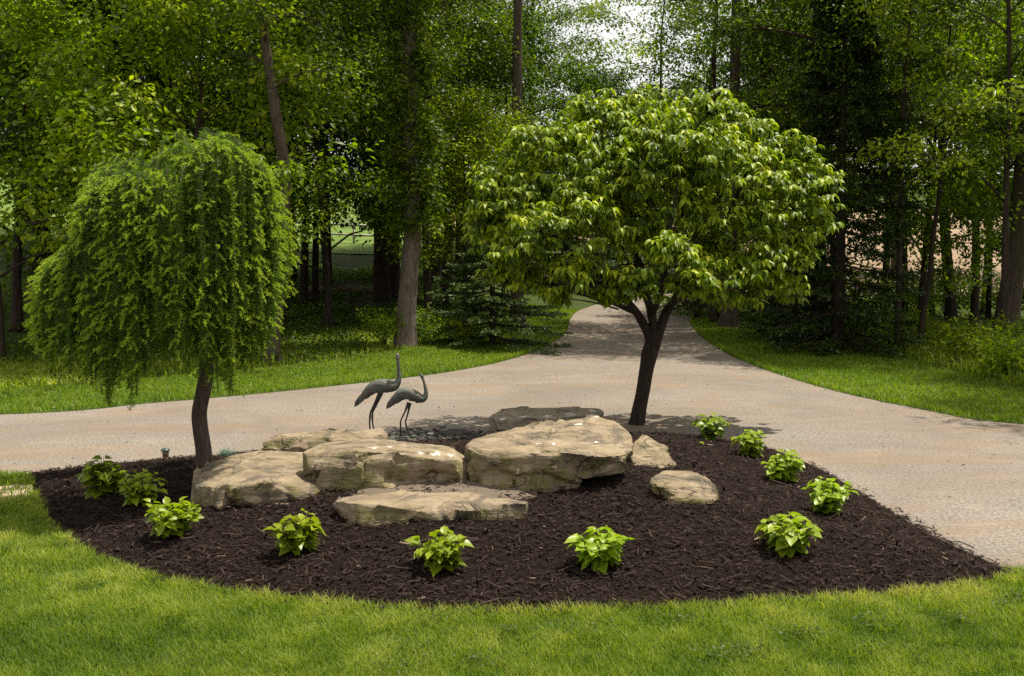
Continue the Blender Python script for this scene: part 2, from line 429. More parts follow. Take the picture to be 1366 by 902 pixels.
# the drive: a fine grid trimmed by its outline (rings of the outline are snapped)
def poly_sheet(name, poly, mat, z, cuts=None):
    bm = bmesh.new(); vs_ = [bm.verts.new((p[0], p[1], 0)) for p in poly]
    f = bm.faces.new(vs_); bmesh.ops.triangulate(bm, faces=[f])
    for y in np.arange(14, 62, 1.0):
        bmesh.ops.bisect_plane(bm, geom=bm.verts[:] + bm.edges[:] + bm.faces[:], plane_co=(0, y, 0), plane_no=(0, 1, 0))
    for x in np.arange(-6, 10, 1.0):
        bmesh.ops.bisect_plane(bm, geom=bm.verts[:] + bm.edges[:] + bm.faces[:], plane_co=(x, 0, 0), plane_no=(1, 0, 0))
    me = bpy.data.meshes.new(name)
    for v in bm.verts: v.co.z = float(terr(v.co.x, v.co.y)) + z
    bmesh.ops.recalc_face_normals(bm, faces=bm.faces[:])
    if bm.faces[0].normal.z < 0: bmesh.ops.reverse_faces(bm, faces=bm.faces[:])
    bm.to_mesh(me); bm.free(); me.materials.append(mat)
    return tag(link(name, me), kind='structure')
poly_sheet('driveway', DRIVE, M['drive'], 0.0)

# mown verges beside the drive and the front lawn
def offset_line(P, d):
    P = np.asarray(P); T = np.gradient(P, axis=0); T = unit(T); Nn = np.stack([-T[:, 1], T[:, 0]], -1); return P + Nn * np.asarray(d)[:, None]
VL = DL[(DL[:, 0] > -27) & (DL[:, 1] < 34.5) & (DL[:, 0] < 4)]; wl = np.interp(VL[:, 1], [10, 12.4, 15, 18, 22, 27, 36], [3.2, 3.0, 2.9, 2.7, 2.6, 2.2, 1.6])
VLo = offset_line(VL, wl)
VR = DR[DR[:, 1] < 32.6]; wr = np.interp(VR[:, 1], [8, 11, 13, 16, 20, 27, 37], [2.2, 2.4, 2.7, 3.2, 3.4, 2.4, 1.5])
VRo = offset_line(VR, -wr)
strip_sheet('lawn', VL, VLo, M['lawn'], 0.004, 10)
strip_sheet('lawn', VR, VRo, M['lawn'], 0.004, 10)
front_near = [(-14, 0.5), (14, 0.5)]
poly_sheet('lawn', [(-16, 0.2), (16, 0.2)] + [p for p in NEAR if True and p[0] < 15 and p[0] > 2.5] + [(2.2, 5.9), (0, 6.2), (-3.2, 7.2)] + [p for p in NEAR if p[0] < -4 and p[0] > -13] + [(-16, 8.0)], M['lawn'], -0.004)

# fields on the rise beyond the wood
grid_sheet('field', np.linspace(6.5, 120, 60), np.linspace(39.5, 96, 60), M['field'], 0.03, hf=low_terr, mask=lambda x, y: (~inside(x, y, DRIVE)) & (x > 10.5) & (y > 39.5 + 1.2 * np.sin(x * .3) + np.maximum(0, 14 - x) * 1.3))
grid_sheet('field', np.linspace(-5, 10, 24), np.linspace(60, 96, 40), M['field'], 0.03, hf=low_terr)
grid_sheet('meadow', np.linspace(-70, -5.4, 60), np.linspace(46, 110, 50), M['meadow'], 0.03, hf=low_terr)

def patch(name, cx, cy, rx, ry, mat, z, seed):
    th = np.linspace(0, 2 * np.pi, 60, endpoint=False); r = 1 + .35 * noise2(np.cos(th) * 2, np.sin(th) * 2, 1.0, 3, seed)
    v = np.stack([cx + np.cos(th) * rx * r, cy + np.sin(th) * ry * r, np.full(60, z)], -1); v = np.vstack([v, [[cx, cy, z]]])
    i = np.arange(60); b = MB(); b.add(v, np.stack([i, (i + 1) % 60, np.full(60, 60)], -1)); tag(b.build(name, M[mat]), kind='structure')
patch('bare_soil', -4.12, 7.75, .33, .42, 'straw', .0005, 3)

# ------------------------------------------------------------------ mulch bed
def bed():
    c = np.array([-0.2, 7.8]); B = resample(np.vstack([BED, BED[:1]]), 420)[:-1]
    rng = np.random.default_rng(4)
    rs = np.linspace(1, 0.0, 90)
    P = c + (B - c)[None] * rs[:, None, None]
    x, y = P[..., 0], P[..., 1]; z = height(x, y) + .008
    d = seg_dist(x, y, BED)
    z = z + sstep(0, .15, d) * (.022 * noise2(x, y, 2.2, 3, 3) + .016 * noise2(x, y, 9, 3, 5))
    v = np.stack([x, y, z], -1).reshape(-1, 3); n = len(B); i = np.arange(len(rs) * n).reshape(len(rs), n)
    j = np.roll(i, -1, 1)
    f = np.stack([i[:-1], j[:-1], j[1:], i[1:]], -1).reshape(-1, 4)
    b = MB(); b.add(v, f); o = b.build('mulch_bed', M['mulch'], smooth=True); tag(o, kind='structure')
bed()

def scatter(n, x0, x1, y0, y1, rng):
    return rng.uniform(x0, x1, n), rng.uniform(y0, y1, n)

def chips():
    rng = np.random.default_rng(8); b = MB()
    n = 150000; x, y = scatter(n, -4.3, 3.1, 4.9, 10.8, rng)
    k = inside(x, y, BED) | ((seg_dist(x, y, BED) < .02 + .10 * rng.random(n) ** 3) & (rng.random(n) < .5))
    # denser towards the camera, where chips show singly
    k &= rng.random(n) < np.interp(y, [5, 7, 10], [1, .85, .45])
    ed = seg_dist(x, y, BED); x, y = x[k], y[k]; n = len(x)
    z = height(x, y) + .010 + rng.random(n) ** 2 * .022 + .022 * noise2(x, y, 2.2, 3, 3) + .016 * noise2(x, y, 9, 3, 5)
    L = np.clip(rng.lognormal(-3.85, .58, n), .007, .12); W = L * rng.uniform(.12, .34, n); W = np.clip(W, .003, .016)
    a = rng.random(n) * 6.283; e = rng.normal(0, .28, n)
    D = np.stack([np.cos(a) * np.cos(e), np.sin(a) * np.cos(e), np.sin(e)], -1)
    S = unit(np.cross(D, np.array([0, 0, 1.])) + rng.normal(0, .25, (n, 3))); U = unit(np.cross(S, D))
    P = np.stack([x, y, z], -1); w = W[:, None]; l = L[:, None]; th = w * .35
    v = np.stack([P - D * l / 2 - S * w / 2, P - D * l / 2 + S * w / 2, P + D * l / 2 + S * w * .4, P + D * l / 2 - S * w * .3,
                  P - D * l * .45 + U * th, P + D * l * .45 + U * th], 1).reshape(-1, 3)
    base = (np.arange(n) * 6)[:, None]
    f = np.concatenate([base + np.array([[0, 3, 5, 4]]), base + np.array([[1, 4, 5, 2]])])
    t = np.repeat(np.clip(rng.beta(2, 2.6, n) * .95 + (rng.random(n) < .012) * .5, 0, 1), 6)
    b.add(v, f, t); tag(b.build('mulch_chips', M['chip']), 'dark brown shredded bark mulch covering the planting bed', None, None, 'stuff')
chips()

# ------------------------------------------------------------------ grass
def blades(x, y, z, h, w, rng, tnt, lean=.35, droop=.4):
    n = len(x); a = rng.random(n) * 6.283; le = np.abs(rng.normal(0, lean, n))
    D = np.stack([np.cos(a) * np.sin(le), np.sin(a) * np.sin(le), np.cos(le)], -1)
    S = np.stack([-np.sin(a + rng.normal(0, .6, n)), np.cos(a), np.zeros(n)], -1); S = unit(S)
    O = np.stack([np.cos(a), np.sin(a), np.zeros(n)], -1)
    P = np.stack([x, y, z], -1); h = np.broadcast_to(h, n)[:, None]; w = np.broadcast_to(w, n)[:, None]
    m = P + D * h * .55; tp = P + D * h + O * h * droop * rng.random((n, 1)) - np.array([0, 0, 1.]) * h * droop * .3
    v = np.stack([P - S * w / 2, P + S * w / 2, m + S * w * .42, m - S * w * .42, tp], 1).reshape(-1, 3)
    b0 = (np.arange(n) * 5)[:, None]
    return v, [b0 + np.array([[0, 1, 2, 3]]), b0 + np.array([[3, 2, 4]])], np.repeat(tnt, 5)

def front_grass():
    rng = np.random.default_rng(11); b = MB()
    n = 520000; y = 3.6 + (rng.random(n) ** 1.25) * 5.2; x = rng.uniform(-1, 1, n) * (0.58 * y + .35)
    d = seg_dist(x, y, BED)
    edge = .03 + .05 * (noise2(x, y, 5, 3, 2) + .2)
    k = ~inside(x, y, BED) | (d < np.maximum(0, edge) * .6); k &= ~inside(x, y, DRIVE) | (seg_dist(x, y, DRIVE) < .04)
    # thin worn patch by the left end of the bed
    worn = ((x + 4.12) / .36) ** 2 + ((y - 7.75) / .42) ** 2 + 1.6 * noise2(x, y, 4.0, 3, 9) < 1.0
    k &= ~(worn & (rng.random(n) < .86))
    x, y, d = x[k], y[k], d[k]; n = len(x)
    pn = noise2(x, y, 1.3, 3, 5); pf = noise2(x, y, 6, 3, 6)
    tn = np.clip(.36 + .62 * pn + .40 * pf + .25 * noise2(x, y, 16, 2, 8) + rng.normal(0, .15, n), 0, .98)
    near = np.exp(-d / .25); tn = np.clip(tn + near * .25, 0, 1)
    h = (.042 + .030 * pf + rng.random(n) * .028) * (1 + .35 * near)
    v, f, t = blades(x, y, np.full(n, -.006), h, np.interp(y, [3.6, 8], [.0030, .0060]) * rng.uniform(.7, 1.2, n), rng, tn, .42, .5)
    b.add(v, f, t); tag(b.build('lawn_grass', M['grass']), 'short sunlit lawn grass in front of the mulch bed', None, None, 'stuff')
front_grass()

def lawn_weeds():
    rng = np.random.default_rng(19); n = 9000; c = 90; cx, cy = rng.uniform(-4, 4, c), rng.uniform(4.2, 7.6, c); i = rng.integers(0, c, n)
    x = cx[i] + rng.normal(0, .07, n); y = cy[i] + rng.normal(0, .05, n); k = ~inside(x, y, BED) & ~inside(x, y, DRIVE); x, y = x[k], y[k]; n = len(x)
    P = np.stack([x, y, .025 + .03 * rng.random(n)], -1); D = rng.normal(0, 1, (n, 3)); D[:, 2] = .25; D = D / np.linalg.norm(D, axis=1, keepdims=True); U = rng.normal(0, .3, (n, 3)) + [0, 0, 1]
    S = unit(np.cross(D, U)); L = rng.uniform(.010, .020, n)[:, None]; v = np.stack([P, P + D * L * .6 + S * L * .45, P + D * L, P + D * L * .6 - S * L * .45], 1).reshape(-1, 3); b0 = (np.arange(n) * 4)[:, None]
    b = MB(); b.add(v, b0 + np.array([[0, 1, 2, 3]]), np.repeat(np.clip(rng.normal(.3, .12, n), 0, 1), 4)); tag(b.build('clover', M['floor_leaf']), 'small clover patches in the front lawn', None, None, 'stuff')
lawn_weeds()

def strip_pts(A, B, n, rng):
    s = rng.random(n) * (len(A) - 1); i = s.astype(int); fr = (s - i)[:, None]; t = rng.random(n)[:, None]
    a = A[i] * (1 - fr) + A[i + 1] * fr; bb = B[i] * (1 - fr) + B[i + 1] * fr
    P = a * (1 - t) + bb * t; return P[:, 0], P[:, 1], t[:, 0]
def verge(A, B, n, seed, label):
    rng = np.random.default_rng(seed); A2 = A[A[:, 0].__abs__() < 13]; B2 = B[A[:, 0].__abs__() < 13]
    x, y, t = strip_pts(resample(A2, 300), resample(B2, 300), n, rng)
    pn = noise2(x, y, .8, 3, 5)
    tn = np.clip(.38 + .35 * pn + rng.normal(0, .12, n), 0, 1)
    v, f, tt = blades(x, y, terr(x, y) - .005, .055 + .03 * rng.random(n) + .05 * (t < .03), np.interp(y, [11, 30], [.012, .022]), rng, tn, .4, .4)
    b = MB(); b.add(v, f, tt); tag(b.build('verge_grass', M['grass']), label, None, None, 'stuff')
verge(VL, VLo, 75000, 21, 'mown grass verge along the left of the drive')
verge(VR, VRo, 75000, 22, 'mown grass verge along the right of the drive')

def rough():
    rng = np.random.default_rng(31); b = MB()
    L2 = offset_line(VL, wl + np.interp(VL[:, 1], [10, 20, 30], [4.0, 3.2, 1.5]))
    m = np.abs(VL[:, 0]) < 16
    x, y, t = strip_pts(resample(VLo[m], 300), resample(L2[m], 300), 26000, rng)
    tn = np.clip(.55 + .5 * noise2(x, y, .9, 3, 2) + rng.normal(0, .15, len(x)), 0, 1)
    v, f, tt = blades(x, y, terr(x, y), .06 + .12 * rng.random(len(x)), .022, rng, tn, .55, .6); b.add(v, f, tt)
    tag(b.build('rough_grass', M['rough_grass']), 'pale unmown grass and weeds before the left wood', None, None, 'stuff')
    b = MB(); R2 = offset_line(VR, -(wr + np.interp(VR[:, 1], [8, 14, 20, 30], [5, 5.5, 5, 2])))
    m = np.abs(VR[:, 0]) < 16
    x, y, t = strip_pts(resample(VRo[m], 300), resample(R2[m], 300), 60000, rng)
    tn = np.clip(.38 + .5 * noise2(x, y, .9, 3, 4) + rng.normal(0, .16, len(x)), 0, 1)
    hh = (.16 + .55 * rng.random(len(x)) ** 1.6) * np.clip(.5 + t * 1.1, .5, 1.3)
    v, f, tt = blades(x, y, terr(x, y), hh, .022, rng, tn, .35, .7); b.add(v, f, tt)
    tag(b.build('tall_grass', M['rough_grass']), 'tall unmown grass under the right hand trees', None, None, 'stuff')
rough()

# ------------------------------------------------------------------ leaf and branch builders
def rosy(P, D, U, L, W, fold=.25):
    """two-triangle leaves: base, right, tip, left"""
    S = unit(np.cross(D, U)); n = len(P); L = np.broadcast_to(L, n)[:, None]; W = np.broadcast_to(W, n)[:, None]
    Nn = unit(np.cross(S, D)); m = P + D * L * .45
    v = np.stack([P, m + S * W / 2 + Nn * W * fold, P + D * L, m - S * W / 2 + Nn * W * fold], 1).reshape(-1, 3)
    b0 = (np.arange(n) * 4)[:, None]
    return v, np.concatenate([b0 + np.array([[0, 1, 2]]), b0 + np.array([[0, 2, 3]])])
LS = [0, .28, .62, 1.0]; LW = [0, .46, .40, 0]
def curly(P, D, U, L, W, droop, fold=.22, wv=None):
    """curved, folded leaves with a midrib"""
    n = len(P); S = unit(np.cross(D, U)); Nn = unit(np.cross(S, D)); L = np.broadcast_to(L, n)[:, None]; W = np.broadcast_to(W, n)[:, None]
    droop = np.broadcast_to(droop, n)[:, None]
    def mid(s): return P + D * L * (s - .12 * droop * s ** 2) - Nn * L * droop * .5 * s ** 2
    vs_ = [mid(0)]
    for s, w in zip(LS[1:3], LW[1:3]):
        m = mid(s); vs_ += [m, m + S * W * w + Nn * W * w * fold * 2, m - S * W * w + Nn * W * w * fold * 2]
    vs_.append(mid(1.0))
    v = np.stack(vs_, 1).reshape(-1, 3); b0 = (np.arange(n) * 8)[:, None]
    tri = np.concatenate([b0 + np.array([q]) for q in ([0, 2, 1], [0, 1, 3], [4, 5, 7], [6, 4, 7])])
    quad = np.concatenate([b0 + np.array([q]) for q in ([1, 2, 5, 4], [3, 1, 4, 6])])
    return v, [tri, quad]

def tube(P, rad, sides=8, rough=0.0, seed=0, flute=0):
    P = np.asarray(P, float); rad = np.broadcast_to(np.asarray(rad, float), len(P)); T = unit(np.gradient(P, axis=0))
    ref = np.array([0, 1., 0]) if abs(T[0, 1]) < .9 else np.array([1., 0, 0])
    A = unit(np.cross(T, np.tile(ref, (len(P), 1)))); B = np.cross(T, A)
    th = np.linspace(0, 2 * np.pi, sides, endpoint=False)
    ring = A[:, None] * np.cos(th)[None, :, None] + B[:, None] * np.sin(th)[None, :, None]
    r = rad[:, None] * np.ones(sides)
    if rough:
        q = np.stack([np.broadcast_to(np.cos(th) * 2.2, r.shape), np.broadcast_to(np.sin(th) * 2.2, r.shape), P[:, 2:3] * 1.3 + 0 * r], -1) + seed
        r = r * (1 + rough * fbm(q, 3, seed))
    v = (P[:, None] + ring * r[..., None]).reshape(-1, 3); n = len(P)
    i = np.arange(n * sides).reshape(n, sides); j = np.roll(i, -1, 1)
    f = np.stack([i[:-1], j[:-1], j[1:], i[1:]], -1).reshape(-1, 4)
    caps = [i[0][::-1].reshape(1, -1), i[-1].reshape(1, -1)]
    return v, [f] + caps
def bez(a, b, c, n):
    t = np.linspace(0, 1, n)[:, None]; return a * (1 - t) ** 2 + 2 * b * t * (1 - t) + c * t * t
def spline3(P, n):
    P = np.asarray(P, float); out = []
    for i in range(len(P) - 1):
        p0, p1, p2, p3 = P[max(i - 1, 0)], P[i], P[i + 1], P[min(i + 2, len(P) - 1)]
        for k in range(n):
            t = k / n; out.append(.5 * (2 * p1 + (p2 - p0) * t + (2 * p0 - 5 * p1 + 4 * p2 - p3) * t * t + (3 * p1 - p0 - 3 * p2 + p3) * t ** 3))
    out.append(P[-1]); return np.array(out)

def clump_leaves(C, R_, cnt, leaf, rng, flatk=.4, up=.9, tb=.46, tv=.20, lt=.17):
    """leaf clumps: C centres, R_ radius per clump"""
    nC = len(C); idx = np.repeat(np.arange(nC), cnt); n = len(idx)
    # every clump is a tilted, slightly drooping spray of leaves
    cu = unit(rng.normal(0, .26, (nC, 3)) + [0, 0, 1]); ca = rng.random(nC) * 6.283
    ex = unit(np.cross(cu, np.stack([np.cos(ca), np.sin(ca), 0 * ca], -1))); ey = np.cross(cu, ex)
    rr = np.sqrt(rng.random(n)) * rng.uniform(.55, 1.1, n); th = rng.random(n) * 6.283
    a_, b_ = rr * np.cos(th) * 1.25, rr * np.sin(th) * .8
    g = ex[idx] * a_[:, None] + ey[idx] * b_[:, None] + cu[idx] * (rng.normal(0, flatk * .55, n) - .28 * rr ** 2)[:, None]
    P = C[idx] + g * R_[idx][:, None]
    D = rng.normal(0, .55, (n, 3)); D[:, 2] = D[:, 2] * .5 - .30; D = unit(D + g * 1.0)
    U = rng.normal(0, .55, (n, 3)) + cu[idx] * up; U = unit(U)
    L = leaf * rng.uniform(.6, 1.35, n)
    v, f = rosy(P, D, U, L, L * rng.uniform(.5, .7, n))
    ct = np.clip(tb + rng.normal(0, tv, nC), 0, 1)
    t = np.clip(ct[idx] + rng.normal(0, lt, n), 0, 1)
    return v, f, np.repeat(t, 4)

def wood_tree_mesh(seed, H, cb, Rr, r0, leaf=.10, n_br=26, sub=5, cnt=42, crn=.62, path=None, prof='round', taper=.62, lean=0.0, ivy=0.0, ivy0=2.6, flatk=.38):
    """returns (trunk MB, crown MB) for a broadleaved tree standing at the origin"""
    rng = np.random.default_rng(seed); tr = MB(); cr = MB()
    if path is None:
        k = 9; zz = np.linspace(0, H * .96, k); w = np.cumsum(rng.normal(0, .10, (k, 2)), 0) * np.linspace(0, 1, k)[:, None]
        P = np.column_stack([w[:, 0] + lean * zz, w[:, 1], zz])
    else: P = np.asarray(path, float)
    C = spline3(P, 5); zt = C[:, 2]
    rad = r0 * np.interp(zt / H, [0, .02, .05, .12, .5, 1], [1.55, 1.28, 1.1, 1.0, taper, .10])
    v, f = tube(C, rad, 12, .16, seed); tr.add(v, f)
    cs = []; rs = []
    for i in range(n_br):
        u = (i + rng.random()) / n_br; h = cb + (H - cb) * u ** .92 * .97
        o = np.array([np.interp(h, zt, C[:, 0]), np.interp(h, zt, C[:, 1]), h])
        az = i * 2.39996 + rng.normal(0, .35)
        pr = {'round': math.sin(math.pi * min(1, .18 + .82 * u)) ** .6 if u < .99 else .3, 'flat': 1.0 - .45 * u, 'col': .9 - .3 * u}[prof]
        Lb = Rr * max(.25, pr) * rng.uniform(.75, 1.15)
        el = rng.uniform(.12, .5) + .5 * u
        d = np.array([math.cos(az) * math.cos(el), math.sin(az) * math.cos(el), math.sin(el)])
        e = o + d * Lb; e[2] -= .12 * Lb; m = o + d * Lb * .5 + np.array([0, 0, .12 * Lb])
        B = bez(o, m, e, 7) + rng.normal(0, .03 * Lb, (7, 3)) * np.linspace(0, 1, 7)[:, None]
        rb = min(r0 * .42, np.interp(h, zt, rad) * .5) * (.5 + .5 * Lb / Rr)
        v, f = tube(B, np.linspace(rb, rb * .2, 7), 5); tr.add(v, f)
        for s in range(sub):
            fr = .35 + .65 * (s + rng.random()) / sub; q = np.array([np.interp(fr, np.linspace(0, 1, 7), B[:, a]) for a in range(3)])
            aa = az + (1 if s % 2 else -1) * rng.uniform(.4, 1.2); sl = Lb * rng.uniform(.22, .48)
            e2 = q + np.array([math.cos(aa), math.sin(aa), rng.uniform(-.15, .4)]) * sl
            v, f = tube(np.array([q, (q + e2) / 2 + [0, 0, .05 * sl], e2]), [rb * .35, rb * .25, rb * .1], 4); tr.add(v, f)
            for w in (.55, 1.0):
                cs.append(q + (e2 - q) * w + rng.normal(0, .08, 3)); rs.append(crn * rng.uniform(.7, 1.25))
        cs.append(B[-1]); rs.append(crn)
    if ivy:
        for h in np.arange(ivy0, H * .7, .16):
            rl = np.interp(h, zt, rad)
            for q in range(7):
                a = rng.random() * 6.283; rr = rl + rng.uniform(.06, .30) * ivy
                cs.append(np.array([np.interp(h, zt, C[:, 0]) + math.cos(a) * rr, np.interp(h, zt, C[:, 1]) + math.sin(a) * rr, h + rng.normal(0, .1)])); rs.append(.30)
    cs = np.array(cs); rs = np.array(rs)
    v, f, t = clump_leaves(cs, rs, cnt, leaf, rng, flatk); cr.add(v, f, t)
    return tr, cr

# ------------------------------------------------------------------ boulders
def rock(name, label, anchor, pts, seed, mat='rock', vox=.0135, amp=.036, cuts=7, facets=30, lichen=(), cat='boulder', group=None, sink=.10, smooth_it=1, extra=()):
    a = at(*anchor); Y0 = a[1]; rng = np.random.default_rng(seed)
    P = [pt(px, py, Y0 + dy) for px, py, dy in pts]
    low = [np.array([p[0], p[1], float(height(p[0], p[1])) - sink]) for p in P]
    ctr = np.mean(P, 0); org = np.array([ctr[0], ctr[1], float(height(ctr[0], ctr[1]))])
    bm = bmesh.new()
    for blk in extra:                                                              # further lumps fused into the same stone
        vb = [bm.verts.new(pt(px, py, Y0 + dy) - org) for px, py, dy in blk]
        bmesh.ops.convex_hull(bm, input=vb)
    main = []
    for p in P + [l * [1, 1, 1] + (np.array([ctr[0], ctr[1], 0]) - l * [1, 1, 0]) * .12 for l in low]: main.append(bm.verts.new(p - org))
    bmesh.ops.convex_hull(bm, input=main)
    bmesh.ops.delete(bm, geom=[v for v in bm.verts if not v.link_faces], context='VERTS')
    me = bpy.data.meshes.new(name); bm.to_mesh(me); bm.free()
    o = link(name, me); md = o.modifiers.new('r', 'REMESH'); md.mode = 'VOXEL'; md.voxel_size = vox; md.use_smooth_shade = True
    ms = o.modifiers.new('s', 'SMOOTH'); ms.iterations = smooth_it; ms.factor = .5
    ev = o.evaluated_get(bpy.context.evaluated_depsgraph_get()); m2 = bpy.data.meshes.new_from_object(ev)
    o.modifiers.clear(); o.data = m2; bpy.data.meshes.remove(me); m2.name = name
    n = len(m2.vertices); co = np.empty(n * 3, np.float32); m2.vertices.foreach_get('co', co); co = co.reshape(-1, 3).astype(float)
    no = np.empty(n * 3, np.float32); m2.vertices.foreach_get('normal', no); no = no.reshape(-1, 3).astype(float)
    size = np.ptp(co, axis=0); S = float(size.max())
    sd = seed * 13.7
    side = 1 - np.clip(np.abs(no[:, 2]) * 1.25 - .2, 0, 1)
    d = amp * 1.2 * fbm(co * 2.2 / max(S, .5) + sd, 3, seed) * (.22 + .78 * side)                       # broad swells
    lay = fbm(np.stack([co[:, 0] * 1.2, co[:, 1] * 1.2, co[:, 2] * 13], -1) + sd, 3, seed + 3)   # bedding layers
    d += amp * 1.25 * lay * side
    rid = np.abs(vnoise(co * 5.5 + sd, seed + 5)); d -= amp * .85 * np.clip(.22 - rid, 0, 1) / .22 * (.10 + .90 * side)   # cracks
    d += amp * .34 * fbm(co * 16 + sd, 3, seed + 9) * (.30 + .70 * side)
    # split facets: patches of the skin pulled on to planes of their own
    K = int(facets); ids = rng.choice(n, K, replace=False); sp = co[ids]; fn = unit(no[ids] + rng.normal(0, .22, (K, 3)))
    dd = ((co[:, None] - sp[None]) ** 2 * np.array([1, 1, 2.2])).sum(-1) if n * K < 4e6 else np.stack([((co - q) ** 2 * np.array([1, 1, 2.2])).sum(1) for q in sp], 1)
    dd = np.sqrt(dd) + .03 * fbm(co * 6 + sd, 2, seed + 21)[:, None]
    near = dd.argmin(1); off = ((co - sp[near]) * fn[near]).sum(1); wt = .10 + .90 * side
    co = co - fn[near] * (np.clip(off, -amp * 1.5, amp * 1.9) * .95 * wt)[:, None]
    co = co + no * d[:, None]
    c0 = co.mean(0)
    for k in range(cuts):                                                          # knocked-off corners
        nn = unit(rng.normal(0, 1, 3) * [1, 1, .55]); nn[2] = abs(nn[2]) * .5; nn = unit(nn)
        h = (co - c0) @ nn; lim = h.max() * rng.uniform(.90, .98)
        w = .012 * fbm(co * 9 + k * 5.1, 2, k); ex = np.maximum(0, h - lim - w); co = co - nn * (ex * .85)[:, None]
    m2.vertices.foreach_set('co', co.astype(np.float32).ravel())
    t = np.zeros(n)
    wv = co + org - [0, 0, CAM_H]; dep = wv[:, 1] * CP - wv[:, 2] * SP
    qx = 683 + wv[:, 0] / dep * F; qy = 451 - (wv[:, 1] * SP + wv[:, 2] * CP) / dep * F; facing = (no * wv).sum(1) < .1
    for (px, py, rx, ry) in lichen: t = np.maximum(t, np.where(facing, .92 * np.exp(-((qx - px) / rx) ** 2 - ((qy - py) / ry) ** 2), 0))
    atb = m2.attributes.new('tint', 'FLOAT', 'POINT'); atb.data.foreach_set('value', t.astype(np.float32))
    m2.polygons.foreach_set('use_smooth', np.ones(len(m2.polygons), bool)); m2.update(); m2.set_sharp_from_angle(angle=R(33))
    m2.materials.clear(); m2.materials.append(M[mat]); o.location = org
    return tag(o, label, cat, group)

G_ROCK = 'sandstone boulders set in the mulch bed'
rock('boulder', 'broad low flat-topped boulder beside the weeping tree trunk, leftmost of the front boulders', (305, 683),
     [(282, 673, .02), (306, 683, 0), (350, 679, .02), (405, 672, .05), (250, 649, .28), (266, 632, .6), (298, 652, .03), (352, 640, .06), (432, 648, .2), (440, 650, .35), (286, 614, .9), (338, 600, 1.2), (402, 602, 1.1)], 1, group=G_ROCK)
rock('boulder', 'long rounded boulder with white lichen specks, between the flat slab and the biggest boulder', (520, 656),
     [(412, 622, .12), (440, 634, .1), (480, 646, .03), (520, 658, 0), (628, 657, .05), (642, 643, .2), (398, 606, .25), (470, 601, .10), (608, 612, .06), (420, 592, .6), (500, 585, .7), (596, 594, .6), (640, 617, .4)], 2,
     lichen=[(562, 604, 9, 4), (582, 605, 12, 5), (602, 607, 10, 4), (500, 597, 12, 2.5), (520, 596, 8, 2)], group=G_ROCK)
rock('stone_step', 'long low stone step with mossy front face, lying in front of the other boulders', (500, 703),
     [(458, 690, .03), (500, 703, 0), (600, 697, .03), (700, 696, .05), (708, 684, .1), (449, 672, .05), (520, 679, .02), (600, 681, .03), (706, 673, .08), (452, 662, .35), (530, 655, .45), (620, 656, .45), (712, 669, .35)], 3, cat='step', vox=.0135, amp=.030, cuts=5, sink=.06)
rock('boulder', 'biggest boulder, tall with mossy split front face, beside the dogwood trunk', (690, 660),
     [(634, 640, .22), (660, 652, .06), (690, 660, 0), (740, 655, .02), (772, 648, .06), (618, 600, .36), (626, 622, .26), (640, 600, .16), (668, 614, .06), (720, 604, .03), (775, 612, .06), (700, 582, .5), (640, 583, .7), (690, 573, .85), (790, 575, .8)], 4, amp=.036, facets=42,
     extra=[[(722, 598, .1), (768, 606, .02), (780, 616, .0), (822, 610, .10), (846, 600, .30), (851, 588, .5), (836, 620, .16), (832, 632, .24), (800, 634, .06), (776, 640, .03), (770, 630, .05), (740, 570, .9), (745, 562, 1.0), (800, 552, 1.15), (832, 560, .95), (848, 576, .75), (780, 600, .7), (820, 618, .6)],
            [(616, 592, .40), (640, 580, .75), (700, 570, .95), (760, 560, 1.05), (690, 590, .35), (640, 598, .22), (625, 612, .35), (650, 612, .5)]],
     lichen=[(800, 556, 12, 3), (772, 566, 10, 2.5), (740, 592, 10, 2), (795, 590, 6, 2), (720, 592, 6, 2), (690, 628, 8, 7)], group=G_ROCK)
rock('boulder', 'dark grey flat boulder lying behind the biggest boulder', (655, 578),
     [(656, 578, 0), (740, 573, 0), (650, 557, .05), (666, 562, 0), (750, 557, 0), (806, 552, .1), (665, 547, .5), (700, 543, .6), (800, 544, .6), (804, 548, .4)], 5, 'rock_grey', amp=.020, facets=12, lichen=[(672, 559, 12, 3), (700, 556, 12, 3), (730, 555, 12, 3), (760, 553, 14, 4), (790, 548, 10, 3)], group=G_ROCK)
rock('boulder', 'sloping boulder tucked against the right end of the biggest boulder', (850, 626),
     [(836, 596, .3), (856, 578, .5), (872, 583, .55), (888, 598, .35), (905, 623, .2), (846, 632, 0), (888, 632, .05)], 6, group=G_ROCK)
rock('boulder', 'small pale boulder alone in the mulch, rightmost of all boulders', (935, 676),
     [(905, 666, .02), (935, 677, 0), (872, 646, .15), (952, 668, .05), (960, 656, .15), (866, 636, .25), (882, 628, .5), (920, 627, .55), (946, 637, .35), (925, 652, .08), (957, 648, .2)], 7, amp=.030, group=G_ROCK)
rock('boulder', 'log-shaped ridged boulder just left of the taller crane statue', (395, 616),
     [(395, 618, 0), (425, 610, .05), (384, 601, .05), (397, 584, .15), (430, 572, .3), (512, 571, .35), (516, 586, .2), (508, 594, .1), (430, 584, .08)], 8, amp=.030, group=G_ROCK)
rock('boulder', 'small grey-brown boulder behind the flat slab, left of the ridged boulder', (365, 604),
     [(349, 590, .1), (355, 605, .02), (368, 579, .2), (428, 575, .4), (405, 602, 0), (400, 582, .1)], 9, amp=.022, group=G_ROCK)
